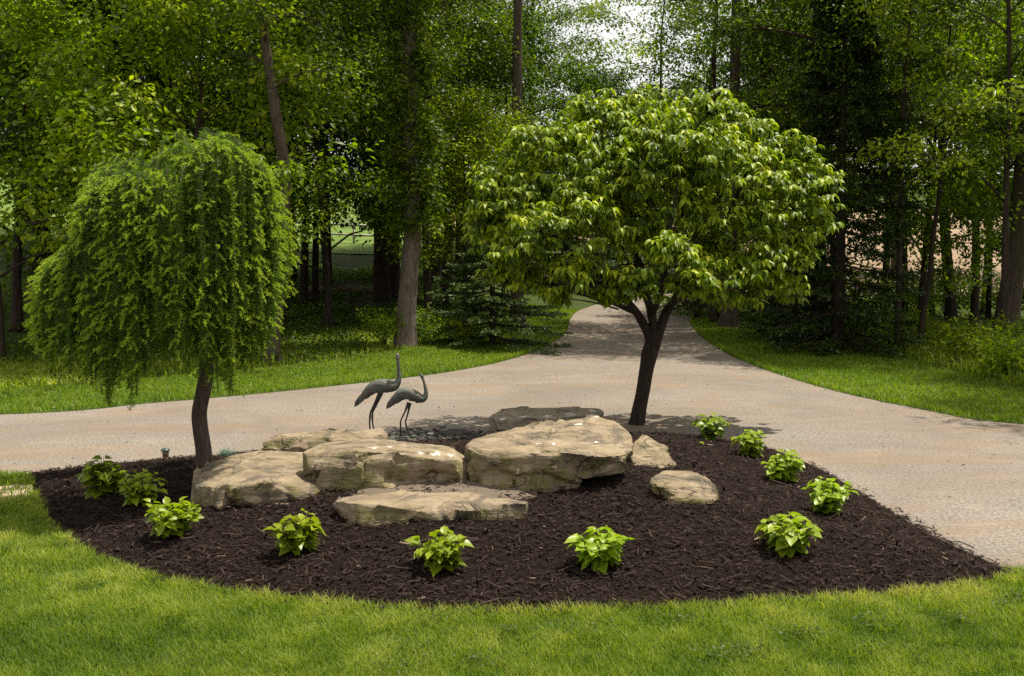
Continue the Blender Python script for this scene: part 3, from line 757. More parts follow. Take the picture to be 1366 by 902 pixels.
rock('shade_slab', 'thin dark slate slab lying behind the crane statues', (590, 585),
     [(582, 578, .1), (600, 571, .2), (625, 571, .25), (627, 581, .15), (600, 584, 0)], 10, 'slate', amp=.016, cat='slab', vox=.014)  # dark colour paints in the shadow of the dogwood crown

def soil():
    pts = [at(*q) for q in [(470, 664), (520, 668), (600, 669), (690, 668), (716, 662), (700, 650), (640, 636), (560, 646), (480, 652)]]
    P = smooth_poly(pts, 4); c = P.mean(0); b = MB(); rs = np.linspace(1, 0, 16); Q = c + (P - c)[None] * rs[:, None, None]
    z = height(Q[..., 0], Q[..., 1]) + np.interp(rs, [0, .8, 1], [.03, .03, .008])[:, None] + .012 * noise2(Q[..., 0], Q[..., 1], 9, 3, 4)
    n = len(P); i = np.arange(16 * n).reshape(16, n); j = np.roll(i, -1, 1)
    b.add(np.concatenate([Q, z[..., None]], -1).reshape(-1, 3), np.stack([i[:-1], j[:-1], j[1:], i[1:]], -1).reshape(-1, 4)); tag(b.build('soil', M['soil'], None, True), kind='structure')
soil()
# slate chips and pebbles round the statues
def slate_bits():
    rng = np.random.default_rng(17); b = MB(); a = at(592, 588); n = 420
    x = a[0] + rng.normal(0, .38, n); y = a[1] + .05 + rng.normal(0, .22, n); z = height(x, y) + .03
    for i in range(n):
        r = rng.uniform(.012, .05); k = 6; th = np.sort(rng.random(k) * 6.283); tilt = rng.normal(0, .22, 2)
        ring = np.stack([np.cos(th) * r * rng.uniform(.6, 1.4), np.sin(th) * r * rng.uniform(.5, 1), 0 * th], -1)
        ring[:, 2] = ring[:, 0] * tilt[0] + ring[:, 1] * tilt[1]; h = rng.uniform(.004, .012)
        v = np.concatenate([ring, ring + [0, 0, h]]) + [x[i], y[i], z[i] + rng.random() * .02]
        j = np.arange(k); q = np.stack([j, (j + 1) % k, (j + 1) % k + k, j + k], -1)
        b.add(v, [q, (j + k).reshape(1, -1)], 0)
    tag(b.build('slate_gravel', M['slate']), 'dark slate chips round the feet of the crane statues', None, None, 'stuff')
slate_bits()
def pebble(px, py, r, mat, label, group=None):
    rng = np.random.default_rng(int(px * 7 + py)); a = at(px, py); bm = bmesh.new(); bmesh.ops.create_icosphere(bm, subdivisions=2, radius=r)
    me = bpy.data.meshes.new('pebble')
    for v in bm.verts: v.co = Vector((v.co.x * 1.3, v.co.y, v.co.z * .55)) * (1 + .25 * float(vnoise(np.array(v.co) * 3 / r * .3 + px, 2)))
    bm.to_mesh(me); bm.free(); me.polygons.foreach_set('use_smooth', np.ones(len(me.polygons), bool)); me.materials.append(M[mat])
    tag(link('pebble', me, None, (a[0], a[1], float(height(a[0], a[1])) + .05 + r * .3)), label, 'pebble', group)
for q in [(526, 585), (536, 586), (543, 590), (551, 589), (556, 585), (566, 586), (530, 590)]:
    pebble(*q, .017, 'pebble', 'small green-tinted pebble at the feet of the shorter crane statue', 'green pebbles round the statues')
pebble(575, 586, .028, 'pebble_pale', 'pale round pebble right of the shorter crane statue')

# ------------------------------------------------------------------ crane statues
def crane(name, label, Y, body, neck, legs, head, beak, seed):
    """body / neck / legs are (px, py, radius px) chains in a plane at depth Y"""
    s = Y / F
    base = pt(legs[0][-1][0], legs[0][-1][1], Y)
    root = empty(name, base, label, 'statue', 'crane statues on the slate bed')
    def chain(c, dy=0.0): return np.array([pt(px, py, Y + dy + (q[0] if q else 0)) - base for px, py, r, *q in c]), np.array([r * s * (.84 if r > 2.3 else .74) for _, _, r, *_ in c])
    P, r = chain(body); Pn, rn = chain(neck)
    m = MB()
    Ps = spline3(np.vstack([P, Pn]), 6); rr = np.interp(np.linspace(0, 1, len(Ps)), np.linspace(0, 1, len(P) + len(Pn)), np.concatenate([r, rn]))
    v, f = tube(Ps, rr, 14); m.add(v, f)
    h = m; Ph, rh = chain(head); v, f = tube(spline3(Ph, 4), np.interp(np.linspace(0, 1, (len(Ph) - 1) * 4 + 1), np.linspace(0, 1, len(Ph)), rh), 10); h.add(v, f); h.build('body', M['bronze'], root, True)
    bk = MB(); Pb, rb = chain(beak); v, f = tube(Pb, rb, 8); bk.add(v, f); bk.build('beak', M['bronze_leg'], root, True)
    # folded wings: overlapping feather blades along both flanks, hanging over the tail
    for sgn in (-1, 1):
        w = MB(); rng = np.random.default_rng(seed + sgn)
        for row in range(6):
            for k in range(9):
                u = np.clip((k + .5 * (row % 2)) / 8.5, 0, 1)
                q = u * (len(P) - 1); i = min(int(q), len(P) - 2); fr = q - i
                c = P[i] * (1 - fr) + P[i + 1] * fr; rad = r[i] * (1 - fr) + r[i + 1] * fr
                ax = unit(P[max(i - 1, 0)] - P[i + 1]); ang = R(75 - row * 24)
                nrm = np.array([0, sgn * math.cos(ang), math.sin(ang)])
                p = c + nrm * rad * 1.02
                D = unit(ax + nrm * .10 + np.array([0, 0, -.12 - .10 * row * .4])); L = .062 * (Y / 9) * (1 + .8 * (1 - u)) * rng.uniform(.85, 1.1)
                vv, ff = curly(p[None], D[None], nrm[None], L, L * .5, .35, -.3); w.add(vv, ff)
        w.build('wing', M['bronze'], root)
    t = MB(); rng = np.random.default_rng(seed + 9); p0 = P[0]; ax = unit(P[0] - P[1])
    for k in range(22):
        D = unit(ax + np.array([0, rng.uniform(-.35, .35), rng.uniform(-.75, .25)])); L = rng.uniform(.06, .11)
        vv, ff = curly((p0 - ax * .04 + rng.normal(0, .012, 3))[None], D[None], np.array([[0, rng.uniform(-1, 1), 1.]]), L, .022, .5, .2); t.add(vv, ff)
    t.build('tail', M['bronze'], root)
    for lg, dy in zip(legs, (-.02, .02)):
        Pl, rl = chain(lg, dy); g = MB(); v, f = tube(Pl, rl, 8); g.add(v, f)
        foot = Pl[-1]
        for a in (-.5, 0, .5, math.pi):
            v, f = tube(np.array([foot, foot + np.array([math.cos(a), math.sin(a), 0]) * .05 + [0, 0, -.004]]), [.005, .003], 5); g.add(v, f)
        g.build('leg', M['bronze_leg'], root, True)
    return root
Yc = at(541, 586)[1]
crane('crane_statue', 'taller bronze crane statue with upright neck, left of the pair', Yc + .15,
      [(482, 530, 3), (490, 522, 6.5), (499, 516, 9), (508, 514.5, 11), (517, 515, 11), (525, 515, 8.5), (530, 511, 5.6)],
      [(532.2, 504, 3.8), (532, 496, 3.0), (531.2, 487, 2.7), (530.6, 479, 2.6)],
      [[(507, 524, 3.2), (500, 538, 1.9), (494, 551, 1.6), (493.5, 556, 1.9), (493, 565, 1.4), (494, 577, 1.4), (494, 586, 1.4)], [(509, 524, 3.2), (503, 538, 1.9), (497, 550, 1.6), (496.5, 556, 1.9), (497, 564, 1.4), (499, 575, 1.4), (500, 586, 1.4)]],
      [(530.6, 480, 2.6), (530.3, 476, 3.3), (530.1, 473.5, 3.1, .01), (530.0, 471.5, 1.4, .02)],
      [(530, 474, 1.8, -.01), (530.3, 476.5, 1.3, -.06), (530.6, 479, .5, -.12)], 3)
crane('crane_statue', 'shorter bronze crane statue with curved neck, right of the pair', Yc,
      [(526, 532, 3), (533, 526, 7.5), (541, 524, 9), (549, 526, 9.5), (557, 530, 8.5), (563, 532, 6.5), (567, 529.5, 4.6)],
      [(568.3, 524, 3.3), (567.3, 517, 2.6), (565.6, 510, 2.3), (564, 505, 2.2)],
      [[(545, 537, 2.6), (540, 550, 1.5), (535, 560, 1.3), (534.3, 564, 1.6), (534.3, 574, 1.2), (534.5, 586, 1.2)], [(547, 538, 2.6), (544, 552, 1.5), (541, 562, 1.3), (541.3, 566, 1.6), (544, 575, 1.2), (548, 587, 1.2)]],
      [(564, 506, 2.2), (563, 502.5, 2.8), (562, 500.5, 2.6), (561, 498.8, 1.4)],
      [(562.5, 502, 1.6), (560, 499, 1.2), (558.2, 496.6, .5)], 5)

# ------------------------------------------------------------------ young leafy shrubs in the mulch
def shrub(px, py, w, h, seed, label, n=95, dark=0.0, leafL=.078):  # dark shifts the leaf tint; positive values paint in shade
    a = at(px, py); Y = a[1]; rng = np.random.default_rng(seed); z0 = float(height(a[0], a[1])) - .005
    Wm = w * Y / F; Hm = h * Y / F * .97
    root = empty('young_shrub', (a[0], a[1], z0), label, 'shrub', 'young shrubs planted in the mulch')
    st = MB(); lf = MB(); Ps = []; Ds = []; Ls = []; Us = []; Ts = []
    ns = 14 + seed % 4; n = int(n * (1.75 + .1 * (seed % 5))); leafL *= .96 + .06 * (seed * 7 % 6)
    for k in range(ns):
        az = k * 2.4 + rng.normal(0, .4); sp = rng.uniform(.35, 1.0) if k else .1
        e = np.array([math.cos(az) * Wm * .52 * sp, math.sin(az) * Wm * .52 * sp, Hm * rng.uniform(.70, 1.0) * (1.08 - .33 * sp)])
        C = bez(np.array([math.cos(az), math.sin(az), 0]) * .02, np.array([e[0] * .45, e[1] * .45, e[2] * .6]), e, 8)
        v, f = tube(C, np.linspace(.0042, .002, 8), 5); st.add(v, f)
        m = max(4, n // ns)
        for q in range(m):
            u = .12 + .88 * (q // 2 * 2 + 1) / m; u = min(u, 1.0)
            p = np.array([np.interp(u, np.linspace(0, 1, 8), C[:, c]) for c in range(3)])
            aa = q * math.pi + (q // 2) * 1.57 + rng.normal(0, .35) + az
            el = rng.uniform(-.25, .45) + .5 * (u > .93)
            D = np.array([math.cos(aa) * math.cos(el), math.sin(aa) * math.cos(el), math.sin(el)])
            Ps.append(p + D * .012); Ds.append(D); U = np.array([0, 0, 1.]) + rng.normal(0, .28, 3) + .3 * np.array([math.cos(az), math.sin(az), 0]); Us.append(U)
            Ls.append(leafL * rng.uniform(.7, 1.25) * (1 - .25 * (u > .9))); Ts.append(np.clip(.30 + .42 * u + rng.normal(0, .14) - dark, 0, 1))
    Ps, Ds, Us, Ls = map(np.array, (Ps, Ds, Us, Ls)); Us = unit(Us - (Us * Ds).sum(1, keepdims=True) * Ds)
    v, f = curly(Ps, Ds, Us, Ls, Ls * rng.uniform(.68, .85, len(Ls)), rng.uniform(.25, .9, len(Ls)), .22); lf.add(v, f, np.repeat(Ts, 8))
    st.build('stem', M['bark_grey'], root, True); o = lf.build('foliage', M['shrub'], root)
    return root
shrub(138, 662, 54, 58, 41, 'tall shrub in the mulch at the far left end, its leaves tinted dark for shade', 100, .22)  # lowered leaf tint paints in the shade on this shrub
shrub(188, 677, 64, 56, 42, 'shrub in the mulch below the weeping tree, second from the left end', 96)
shrub(227, 717, 76, 60, 43, 'dense round shrub left of the flat slab, third from the left end', 120)
shrub(394, 738, 66, 66, 44, 'open leggy shrub just below the flat slab', 84, -.05)
shrub(590, 760, 76, 54, 45, 'low wide shrub just below the stone step', 100)
shrub(800, 755, 70, 58, 46, 'compact round shrub below the biggest boulder', 110)
shrub(1050, 737, 76, 60, 47, 'broad-leaved bright shrub, nearest to the camera of the right hand row', 105, 0, .074)
shrub(1101, 686, 70, 54, 48, 'shrub on the edge of the drive, just behind the broad-leaved bright one', 105)
shrub(1044, 644, 58, 48, 49, 'shrub right of the small pale boulder, on the edge of the drive', 95)
shrub(1001, 610, 42, 40, 50, 'small sunlit shrub behind the small pale boulder at the edge of the drive', 80)
shrub(948, 588, 50, 42, 51, 'dark shaded shrub nearest to the dogwood trunk', 80, .30)  # shade by the dogwood is put into the leaf tint

# blue grass tuft, fallen leaf
def tuft():
    a = at(302, 611); rng = np.random.default_rng(6); n = 160; b = MB()
    x = rng.normal(0, .035, n); y = rng.normal(0, .03, n)
    v, f, t = blades(x, y, np.zeros(n), .07 + .08 * rng.random(n), .004, rng, rng.random(n), .6, .7); b.add(v, f, t)
    o = b.build('grass_tuft', M['fescue'], None, False, (a[0], a[1], float(height(a[0], a[1])))); tag(o, 'small blue-green grass tuft behind the flat slab', 'grass tuft')
tuft()
def fallen(px, py, seed, label):
    a = at(px, py); rng = np.random.default_rng(seed); b = MB(); D = unit(rng.normal(0, 1, 3) * [1, 1, 0])
    v, f = curly(np.zeros((1, 3)), D[None], np.array([[.1, -.1, 1.]]), .07, .045, .3); b.add(v, f, .8)
    tag(b.build('fallen_leaf', M['shrub'], None, False, (a[0], a[1], float(height(a[0], a[1])) + .035)), label, 'leaf')
fallen(932, 595, 3, 'fallen yellow-green leaf lying on the mulch below the dark shaded shrub')

def litter():
    rng = np.random.default_rng(77); n = 900; x, y = scatter(n, -8, 8, 6, 26, rng); k = inside(x, y, DRIVE) & ~inside(x, y, BED); x, y = x[k], y[k]; n = len(x)
    P = np.stack([x, y, np.full(n, .008)], -1); D = rng.normal(0, 1, (n, 3)); D[:, 2] *= .15; D = unit(D); U = unit(rng.normal(0, .25, (n, 3)) + [0, 0, 1]); L = rng.uniform(.015, .05, n)
    v, f = rosy(P, D, U, L, L * .4); b = MB(); b.add(v, f, np.repeat(rng.choice([.1, .4, .7, .96], n), 4)); tag(b.build('leaf_litter', M['chip']), 'tiny leaf bits and twigs scattered on the drive', None, None, 'stuff')
litter()

# lantern path light
def lantern():
    a = at(221, 614); z = float(height(a[0], a[1])); s = a[1] / F
    root = empty('path_light', (a[0], a[1], z), 'small bronze lantern path light staked in the mulch by the drive', 'lamp')
    def ring(levels, sides, mat, name, parent):
        m = MB(); P = np.array([[0, 0, h] for h, r in levels]); v, f = tube(P, [r for h, r in levels], sides); m.add(v, f); return m.build(name, mat, parent)
    ring([(-.06, .006), (.03, .007)], 8, M['lamp_metal'], 'stake', root)
    ring([(.03, .022), (.036, .030), (.044, .030)], 12, M['lamp_metal'], 'base', root)
    ring([(.044, .023), (.078, .029), (.092, .029)], 12, M['lamp_glass'], 'lens', root)
    cap = ring([(.092, .046), (.097, .046), (.104, .034), (.112, .030), (.116, .012)], 14, M['lamp_cap'], 'cap', root)
    cg = MB()
    for k in range(6):
        for tw in (-.5, .5):
            t0 = k * math.pi / 3
            q = [np.array([math.cos(t0 + tw * u) * (.0245 + .0065 * u), math.sin(t0 + tw * u) * (.0245 + .0065 * u), .044 + .048 * u]) for u in (0, .5, 1)]
            v, f = tube(np.array(q), .0022, 5); cg.add(v, f)
    cg.build('cage', M['lamp_metal'], root)
lantern()

# ------------------------------------------------------------------ weeping larch
def larch():
    a = at(272, 624); Y = a[1]; z0 = float(height(a[0], a[1])); s = Y / F; rng = np.random.default_rng(71)
    root = empty('weeping_larch', (a[0], a[1], z0), 'weeping larch with hanging green branches in a mushroom shape at the left of the bed', 'tree')
    o0 = np.array([a[0], a[1], z0])
    def W(px, py, dy=0.0): return pt(px, py, Y + dy) - o0
    tr = MB()
    C = spline3([W(273, 634), W(273, 622), W(272, 600), W(268, 575), W(266, 550), W(271, 522), W(275, 495), W(272, 450), W(262, 380, .05), W(262, 300, .1), W(258, 215, .05), W(262, 190)], 5)
    rad = np.interp(np.linspace(0, 1, len(C)), [0, .08, .2, .5, .8, 1], [15 * s, 11.5 * s, 10.5 * s, 10 * s, 6 * s, 3 * s])
    v, f = tube(C, rad, 16, .18, 3); tr.add(v, f)
    topx = np.array([(36, 430), (42, 375), (50, 345), (72, 328), (88, 308), (96, 285), (101, 255), (112, 228), (135, 210), (164, 199), (190, 204), (205, 198), (222, 184), (240, 175), (270, 168), (300, 169), (325, 178), (347, 196), (365, 222), (378, 255), (385, 300), (388, 340)], float)
    botx = np.array([(38, 470), (60, 484), (85, 490), (105, 500), (125, 522), (150, 545), (168, 542), (180, 505), (200, 470), (220, 468), (240, 478), (262, 505), (285, 535), (300, 522), (315, 498), (335, 500), (350, 484), (365, 428), (384, 380)], float)
    cx, hw, dp = 214.0, 167.0, .95
    nP = []; nD = []; nT = []; nL = []; tP = []; tD = []
    n_st = 1300; cur = None
    for k in range(n_st):
        fresh = k % 6 == 0
        u = math.sin(rng.uniform(-1, 1) * 1.45) if fresh else np.clip(cur[0] + rng.normal(0, .030), -1, 1); vmax = math.sqrt(max(0, 1 - (abs(u) ** 3.0)))
        # most strands hang on the outer shell that shows, some fill the inside
        w = rng.random(); vv = -vmax * (1 - .75 * w ** 2.4) if rng.random() < .72 else rng.uniform(-1, 1) * vmax
        if fresh: cur = (u, vv, rng.random(), rng.random() < .66, rng.uniform(.5, 1.05), rng.normal(0, .12))
        else: vv = cur[1] + rng.normal(0, .035)
        px = cx + u * hw; tp = np.interp(px, topx[:, 0], topx[:, 1]); bt = np.interp(px, botx[:, 0], botx[:, 1]) - 3 + np.clip(cur[5], -.2, .12) * 110 + rng.normal(0, 6)
        tp = tp + (tp * 0 + (abs(vv) ** 2.4) * 34 * (1 - .5 * abs(u)))                     # dome falls away to front and back
        bt = bt - 30 * (1 - abs(vv)) * rng.random() - (vv > 0) * 40
        st = tp + (bt - tp) * np.clip(cur[2] ** 1.4 * .75 + rng.normal(0, .03), 0, .9) if cur[3] else tp
        en = st + max(45, (bt - st) * np.clip(cur[4] + rng.normal(0, .08), .35, 1)); en = min(en, bt)
        if en - st < 25: continue
        L = (en - st); s = (Y + vv * dp) / F
        dy = vv * dp; d0 = W(px, st, dy)
        # start bit runs outwards over the dome, then hangs
        out = np.array([u * .8, vv, 0]); out = out / max(np.linalg.norm(out), .2)
        m = max(6, int(L / 8)); zz = np.linspace(0, 1, m); arch = .10 + .07 * rng.random()
        P = np.stack([d0 + out * (-arch * (1 - min(1, q * L * s / .22)) ** 2) + np.array([0, 0, -1]) * L * s * q + np.array([0, 0, -.06 * (1 - min(1, q * L * s / .22)) ** 2 * 0]) for q in zz])
        P[:, 0] += np.cumsum(rng.normal(0, .004, m)); P[:, 1] += np.cumsum(rng.normal(0, .004, m))
        v, f = tube(P, np.linspace(.003, .0015, m), 4); tr.add(v, f)
        ln = np.concatenate([[0], np.cumsum(np.linalg.norm(P[1:] - P[:-1], axis=1))]); nt_ = int(ln[-1] / .017)
        q = np.linspace(0, ln[-1], max(nt_, 2)); X = np.stack([np.interp(q, ln, P[:, c]) for c in range(3)], -1)
        g = 6; X = np.repeat(X, g, 0); nn = len(X)
        D = rng.normal(0, 1, (nn, 3)); D[:, 2] = D[:, 2] * .7 - .25; D = unit(D); Ln = rng.uniform(.020, .034, nn)
        base = np.clip(.36 + cur[5] * .8 + .10 * rng.normal() + .10 * rng.normal(0, 1, nn), 0, .8)
        nP.append(X); nD.append(D); nL.append(Ln); nT.append(base)
        # pale fresh side shoots
        for _ in range(rng.poisson(L / 42.)):
            qq = rng.random() * ln[-1]; p = np.array([np.interp(qq, ln, P[:, c]) for c in range(3)])
            az = math.atan2(-1.0, u * 1.3) + rng.normal(0, .9); sd = np.array([math.cos(az), math.sin(az), rng.uniform(.0, .55)]); sl = rng.uniform(.045, .115)
            cc = bez(p, p + sd * sl * .6, p + sd * sl + [0, 0, -.05 * sl / .08], 8); ss = np.linspace(0, 1, int(sl / .0055)); 
            Xc = np.stack([np.interp(ss, np.linspace(0, 1, 8), cc[:, c]) for c in range(3)], -1); Xr = np.repeat(Xc, 4, 0); k2 = len(Xr)
            Dc = unit(rng.normal(0, 1, (k2, 3)) + unit(cc[-1] - cc[0]) * .9 + [0, 0, .2]); nP.append(Xr); nD.append(Dc); nL.append(rng.uniform(.010, .019, k2))
            nT.append(np.clip(.66 + .22 * np.repeat(ss, 4) + rng.normal(0, .1, k2), 0, 1))
    nP = np.concatenate(nP); nD = np.concatenate(nD); nL = np.concatenate(nL); nT = np.concatenate(nT)
    U = unit(rng.normal(0, 1, nP.shape)); S = unit(np.cross(nD, U)); w = .0052
    v = np.stack([nP - S * w * .5, nP + S * w * .5, nP + nD * nL[:, None] + S * w * .25, nP + nD * nL[:, None] - S * w * .25], 1).reshape(-1, 3)
    f = (np.arange(len(nP)) * 4)[:, None] + np.array([[0, 1, 2, 3]])
    print('larch needles', len(nP))
    tr.build('trunk', M['bark_larch'], root, True)
    b = MB(); b.add(v, f, np.repeat(nT, 4)); b.build('crown', M['larch'], root)
larch()

# ------------------------------------------------------------------ dogwood with drooping leaves
def dogwood():
    a = at(850, 566); Y = a[1]; z0 = float(height(a[0], a[1])); s = Y / F; rng = np.random.default_rng(83)
    root = empty('dogwood_tree', (a[0], a[1], z0), 'round-headed dogwood tree with bright drooping leaves and a forked dark trunk', 'tree')
    o0 = np.array([a[0], a[1], z0])
    def W(px, py, dy=0.0): return pt(px, py, Y + dy) - o0
    tr = MB()
    def limb(pts, r, sides=10, seed=0, rg=.12):
        C = spline3([W(*p) for p in pts], 5); v, f = tube(C, np.interp(np.linspace(0, 1, len(C)), np.linspace(0, 1, len(r)), np.array(r) * s), sides, rg, seed); tr.add(v, f); return C
    limb([(848, 575), (850, 562), (853, 545), (858, 520), (862, 495), (866, 475), (870, 460)], [14, 11, 10, 9.2, 9.2, 9.5, 11, 10], 14, 2)
    limb([(868, 466), (866, 448), (856, 428), (842, 408, -.1), (815, 380, -.3), (775, 345, -.6), (735, 310, -.6)], [8, 6.5, 6, 5, 4, 3, 1.5], 10, 4)
    limb([(871, 464), (872, 440), (868, 415), (862, 390, .2), (850, 340, .4), (830, 270, .4), (815, 200, .2)], [7, 6, 5.5, 5, 4, 3, 1.5], 10, 5)
    limb([(872, 466), (880, 440), (890, 415), (905, 392, -.1), (930, 350, -.2), (970, 290, -.1), (1000, 220, 0)], [8, 7, 6.5, 5.5, 4.5, 3, 1.5], 10, 6)
    limb([(895, 405), (935, 385, .3), (985, 365, .5), (1040, 330, .6), (1070, 280, .6)], [4.5, 4, 3, 2, 1], 8, 7)
    limb([(870, 420), (885, 380, -.5), (890, 330, -.9), (900, 270, -1.0), (910, 200, -.7)], [4.5, 4, 3, 2, 1], 8, 8)
    limb([(850, 418), (790, 392, .4), (730, 370, .7), (680, 340, .8), (655, 300, .6)], [4, 3.5, 3, 2, 1], 8, 9)
    lobes = [(735, 205, 66, -.1), (800, 165, 58, .1), (790, 240, 90, -.5), (860, 185, 62, -.2), (900, 220, 88, -.7), (950, 165, 60, 0), (1005, 190, 48, .2), (970, 240, 78, -.5), (1045, 215, 52, .1), (1050, 270, 66, -.1), (1095, 245, 34, .1),
             (700, 270, 70, -.2), (665, 245, 42, .1), (660, 325, 50, 0), (700, 340, 56, -.6), (760, 320, 78, -1.0), (770, 375, 46, -1.2), (700, 375, 34, -.4), (840, 322, 46, -.3), (905, 288, 58, -.7), (895, 350, 44, -1.5), (945, 335, 34, -.3), (850, 385, 40, -1.2), (1012, 348, 38, -.7), (1062, 352, 34, -.3), (945, 372, 34, -1.3),
             (995, 305, 50, -.5), (1050, 330, 44, -.2), (1085, 300, 34, 0), (990, 375, 40, -.7), (1030, 380, 40, -.3), (925, 385, 34, -1.1), (1055, 395, 22, -.2), (810, 400, 30, -1.0), (668, 366, 30, -.2), (738, 398, 28, -.8), (960, 398, 28, -.9), (1002, 400, 24, -.6), (640, 300, 26, .0),
             (760, 250, 90, .9), (860, 240, 100, 1.0), (960, 260, 100, .9), (1030, 300, 70, .9), (700, 300, 70, .8), (830, 330, 80, 1.0), (930, 340, 80, 1.0), (870, 150, 50, .6), (800, 300, 60, .2), (900, 260, 60, .2)]
    P = []; D = []; U = []; L = []; T = []; stems = []
    for (lx, ly, lr, ld) in lobes:
        ld = ld * (.60 if ld > 0 else .95); c = W(lx, ly, ld); r = lr * s; nt_ = int(66 * (lr / 60) ** 2 * (1.0 if ld < .4 else .55))
        stems.append((c, r))
        for k in range(nt_):
            nrm = unit(rng.normal(0, 1, 3)); 
            if nrm[2] < -.35: nrm[2] *= -1
            if ld < .4 and nrm[1] > .5 and rng.random() < .6: nrm[1] *= -1
            rr = r * rng.uniform(.55, 1.05) * np.array([1, .95, .82])
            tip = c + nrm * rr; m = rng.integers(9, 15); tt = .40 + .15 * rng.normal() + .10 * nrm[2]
            e0 = tip - nrm * .22 * np.array([1, 1, .7]); v, f = tube(np.array([e0, (e0 + tip) / 2 + [0, 0, .015], tip]), [.004, .003, .002], 4); tr.add(v, f)
            for q in range(m):
                az = q * 2.4 + rng.normal(0, .4); drop = rng.uniform(-.95, .05); 
                d = unit(np.array([math.cos(az), math.sin(az), drop]) + nrm * np.array([.55, .55, .15]))
                P.append(tip - nrm * rng.random() * .13 * (q > 4) + d * .015); D.append(d); u = np.array([0, 0, 1.]) + nrm * .25 + rng.normal(0, .25, 3); U.append(unit(u - (u @ d) * d))
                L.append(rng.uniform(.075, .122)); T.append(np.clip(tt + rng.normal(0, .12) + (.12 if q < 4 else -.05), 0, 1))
    for (c, r) in stems:                                                      # limbs running into each lobe
        b0 = W(869, 425, 0) * .45 + c * .55 + np.array([0, 0, -.15]); b0 = W(868, 420) + (c - W(868, 420)) * .35
        v, f = tube(bez(b0, (b0 + c) / 2 + np.array([0, 0, .06]), c, 7), np.linspace(.011, .004, 7), 6); tr.add(v, f)
    P, D, U, L, T = map(np.array, (P, D, U, L, T)); print('dogwood leaves', len(P))
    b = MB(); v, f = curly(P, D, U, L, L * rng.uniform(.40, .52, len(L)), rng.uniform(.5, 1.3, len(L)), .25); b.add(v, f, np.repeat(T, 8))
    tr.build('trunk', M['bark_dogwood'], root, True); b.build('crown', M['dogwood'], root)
dogwood()

# ------------------------------------------------------------------ the wood
class Kind:
    def __init__(s, trunk, crown, bark, leaf, H):
        s.tm = trunk.mesh('trunk', M[bark], True); s.cm = crown.mesh('crown', M[leaf]); s.H = H
def place(kind, pos, sc, rz, name, label, cat='tree', group=None, szz=1.0, pn=('trunk', 'crown')):
    x, y = pos
    if inside(np.array([x]), np.array([y]), DRIVE)[0]: print('ON DRIVE', name, x, y, label)
    root = empty(name, (x, y, float(height(x, y)) - .04), label, cat, group)
    root.rotation_euler = (0, 0, rz); root.scale = (sc, sc, sc * szz)
    link(pn[0], kind.tm, root); link(pn[1], kind.cm, root)
    return root
def hero(name, label, path, r_px, H, cb, Rr, leafm, bark, seed, dy=0.0, **kw):
    """tree whose trunk follows a chain of pixels standing at the distance of its foot"""
    a = at(*path[0]); Y = a[1]; org = np.array([a[0], a[1], a[2] - .05])
    P = [pt(px, py, Y) - org for px, py in path]; P[0][2] = -.05
    top = P[-1]; d = unit(P[-1] - P[-2]); 
    while P[-1][2] < H - 1: P.append(P[-1] + np.array([d[0] * .5, d[1], max(d[2], .8)]) * 2.5)
    tr, cr = wood_tree_mesh(seed, P[-1][2], cb, Rr, r_px * Y / F, path=P, **kw)
    root = empty(name, org, label, 'tree')
    tr.build('trunk', M[bark], root, True); cr.build('crown', M[leafm], root)
    return root

K = {}
for key, args, bark, leaf in [
    ('tall_a', dict(seed=101, H=18, cb=4.6, Rr=3.8, r0=.22, leaf=.13, n_br=26, sub=4, cnt=100, crn=0.95), 'bark_dark', 'leaf_mid'),
    ('tall_b', dict(seed=102, H=19, cb=5.6, Rr=3.5, r0=.19, leaf=.13, n_br=24, sub=4, cnt=100, crn=0.95), 'bark_dark', 'leaf_mid'),
    ('tall_c', dict(seed=103, H=16, cb=3.6, Rr=3.9, r0=.18, leaf=.125, n_br=26, sub=4, cnt=100, crn=0.9), 'bark_grey', 'leaf_dark'),
    ('thin', dict(seed=104, H=13, cb=4.2, Rr=2.0, r0=.10, leaf=.10, n_br=24, sub=4, cnt=36, crn=.6, lean=.03), 'bark_dark', 'leaf_mid'),
    ('thin_b', dict(seed=105, H=11, cb=3.2, Rr=1.8, r0=.075, leaf=.10, n_br=20, sub=4, cnt=34, crn=.55, lean=-.05), 'bark_dark', 'leaf_lime'),
    ('under_a', dict(seed=106, H=7.5, cb=1.3, Rr=3.0, r0=.09, leaf=.12, n_br=24, sub=4, cnt=95, crn=0.72, prof='flat', flatk=.36), 'bark_dark', 'leaf_mid'),
    ('under_b', dict(seed=107, H=6.5, cb=1.5, Rr=3.2, r0=.085, leaf=.12, n_br=22, sub=4, cnt=95, crn=0.72, prof='flat', flatk=.36), 'bark_dark', 'leaf_lime'),
    ('airy', dict(seed=109, H=10, cb=2.6, Rr=2.9, r0=.075, leaf=.10, n_br=20, sub=4, cnt=64, crn=0.6, prof='flat', flatk=.26), 'bark_dark', 'leaf_lime'),
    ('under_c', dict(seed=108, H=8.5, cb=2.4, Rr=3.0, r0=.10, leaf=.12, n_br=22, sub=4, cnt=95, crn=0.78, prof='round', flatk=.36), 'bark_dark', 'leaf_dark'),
]:
    tr, cr = wood_tree_mesh(**args); K[key] = Kind(tr, cr, bark, leaf, args['H'])
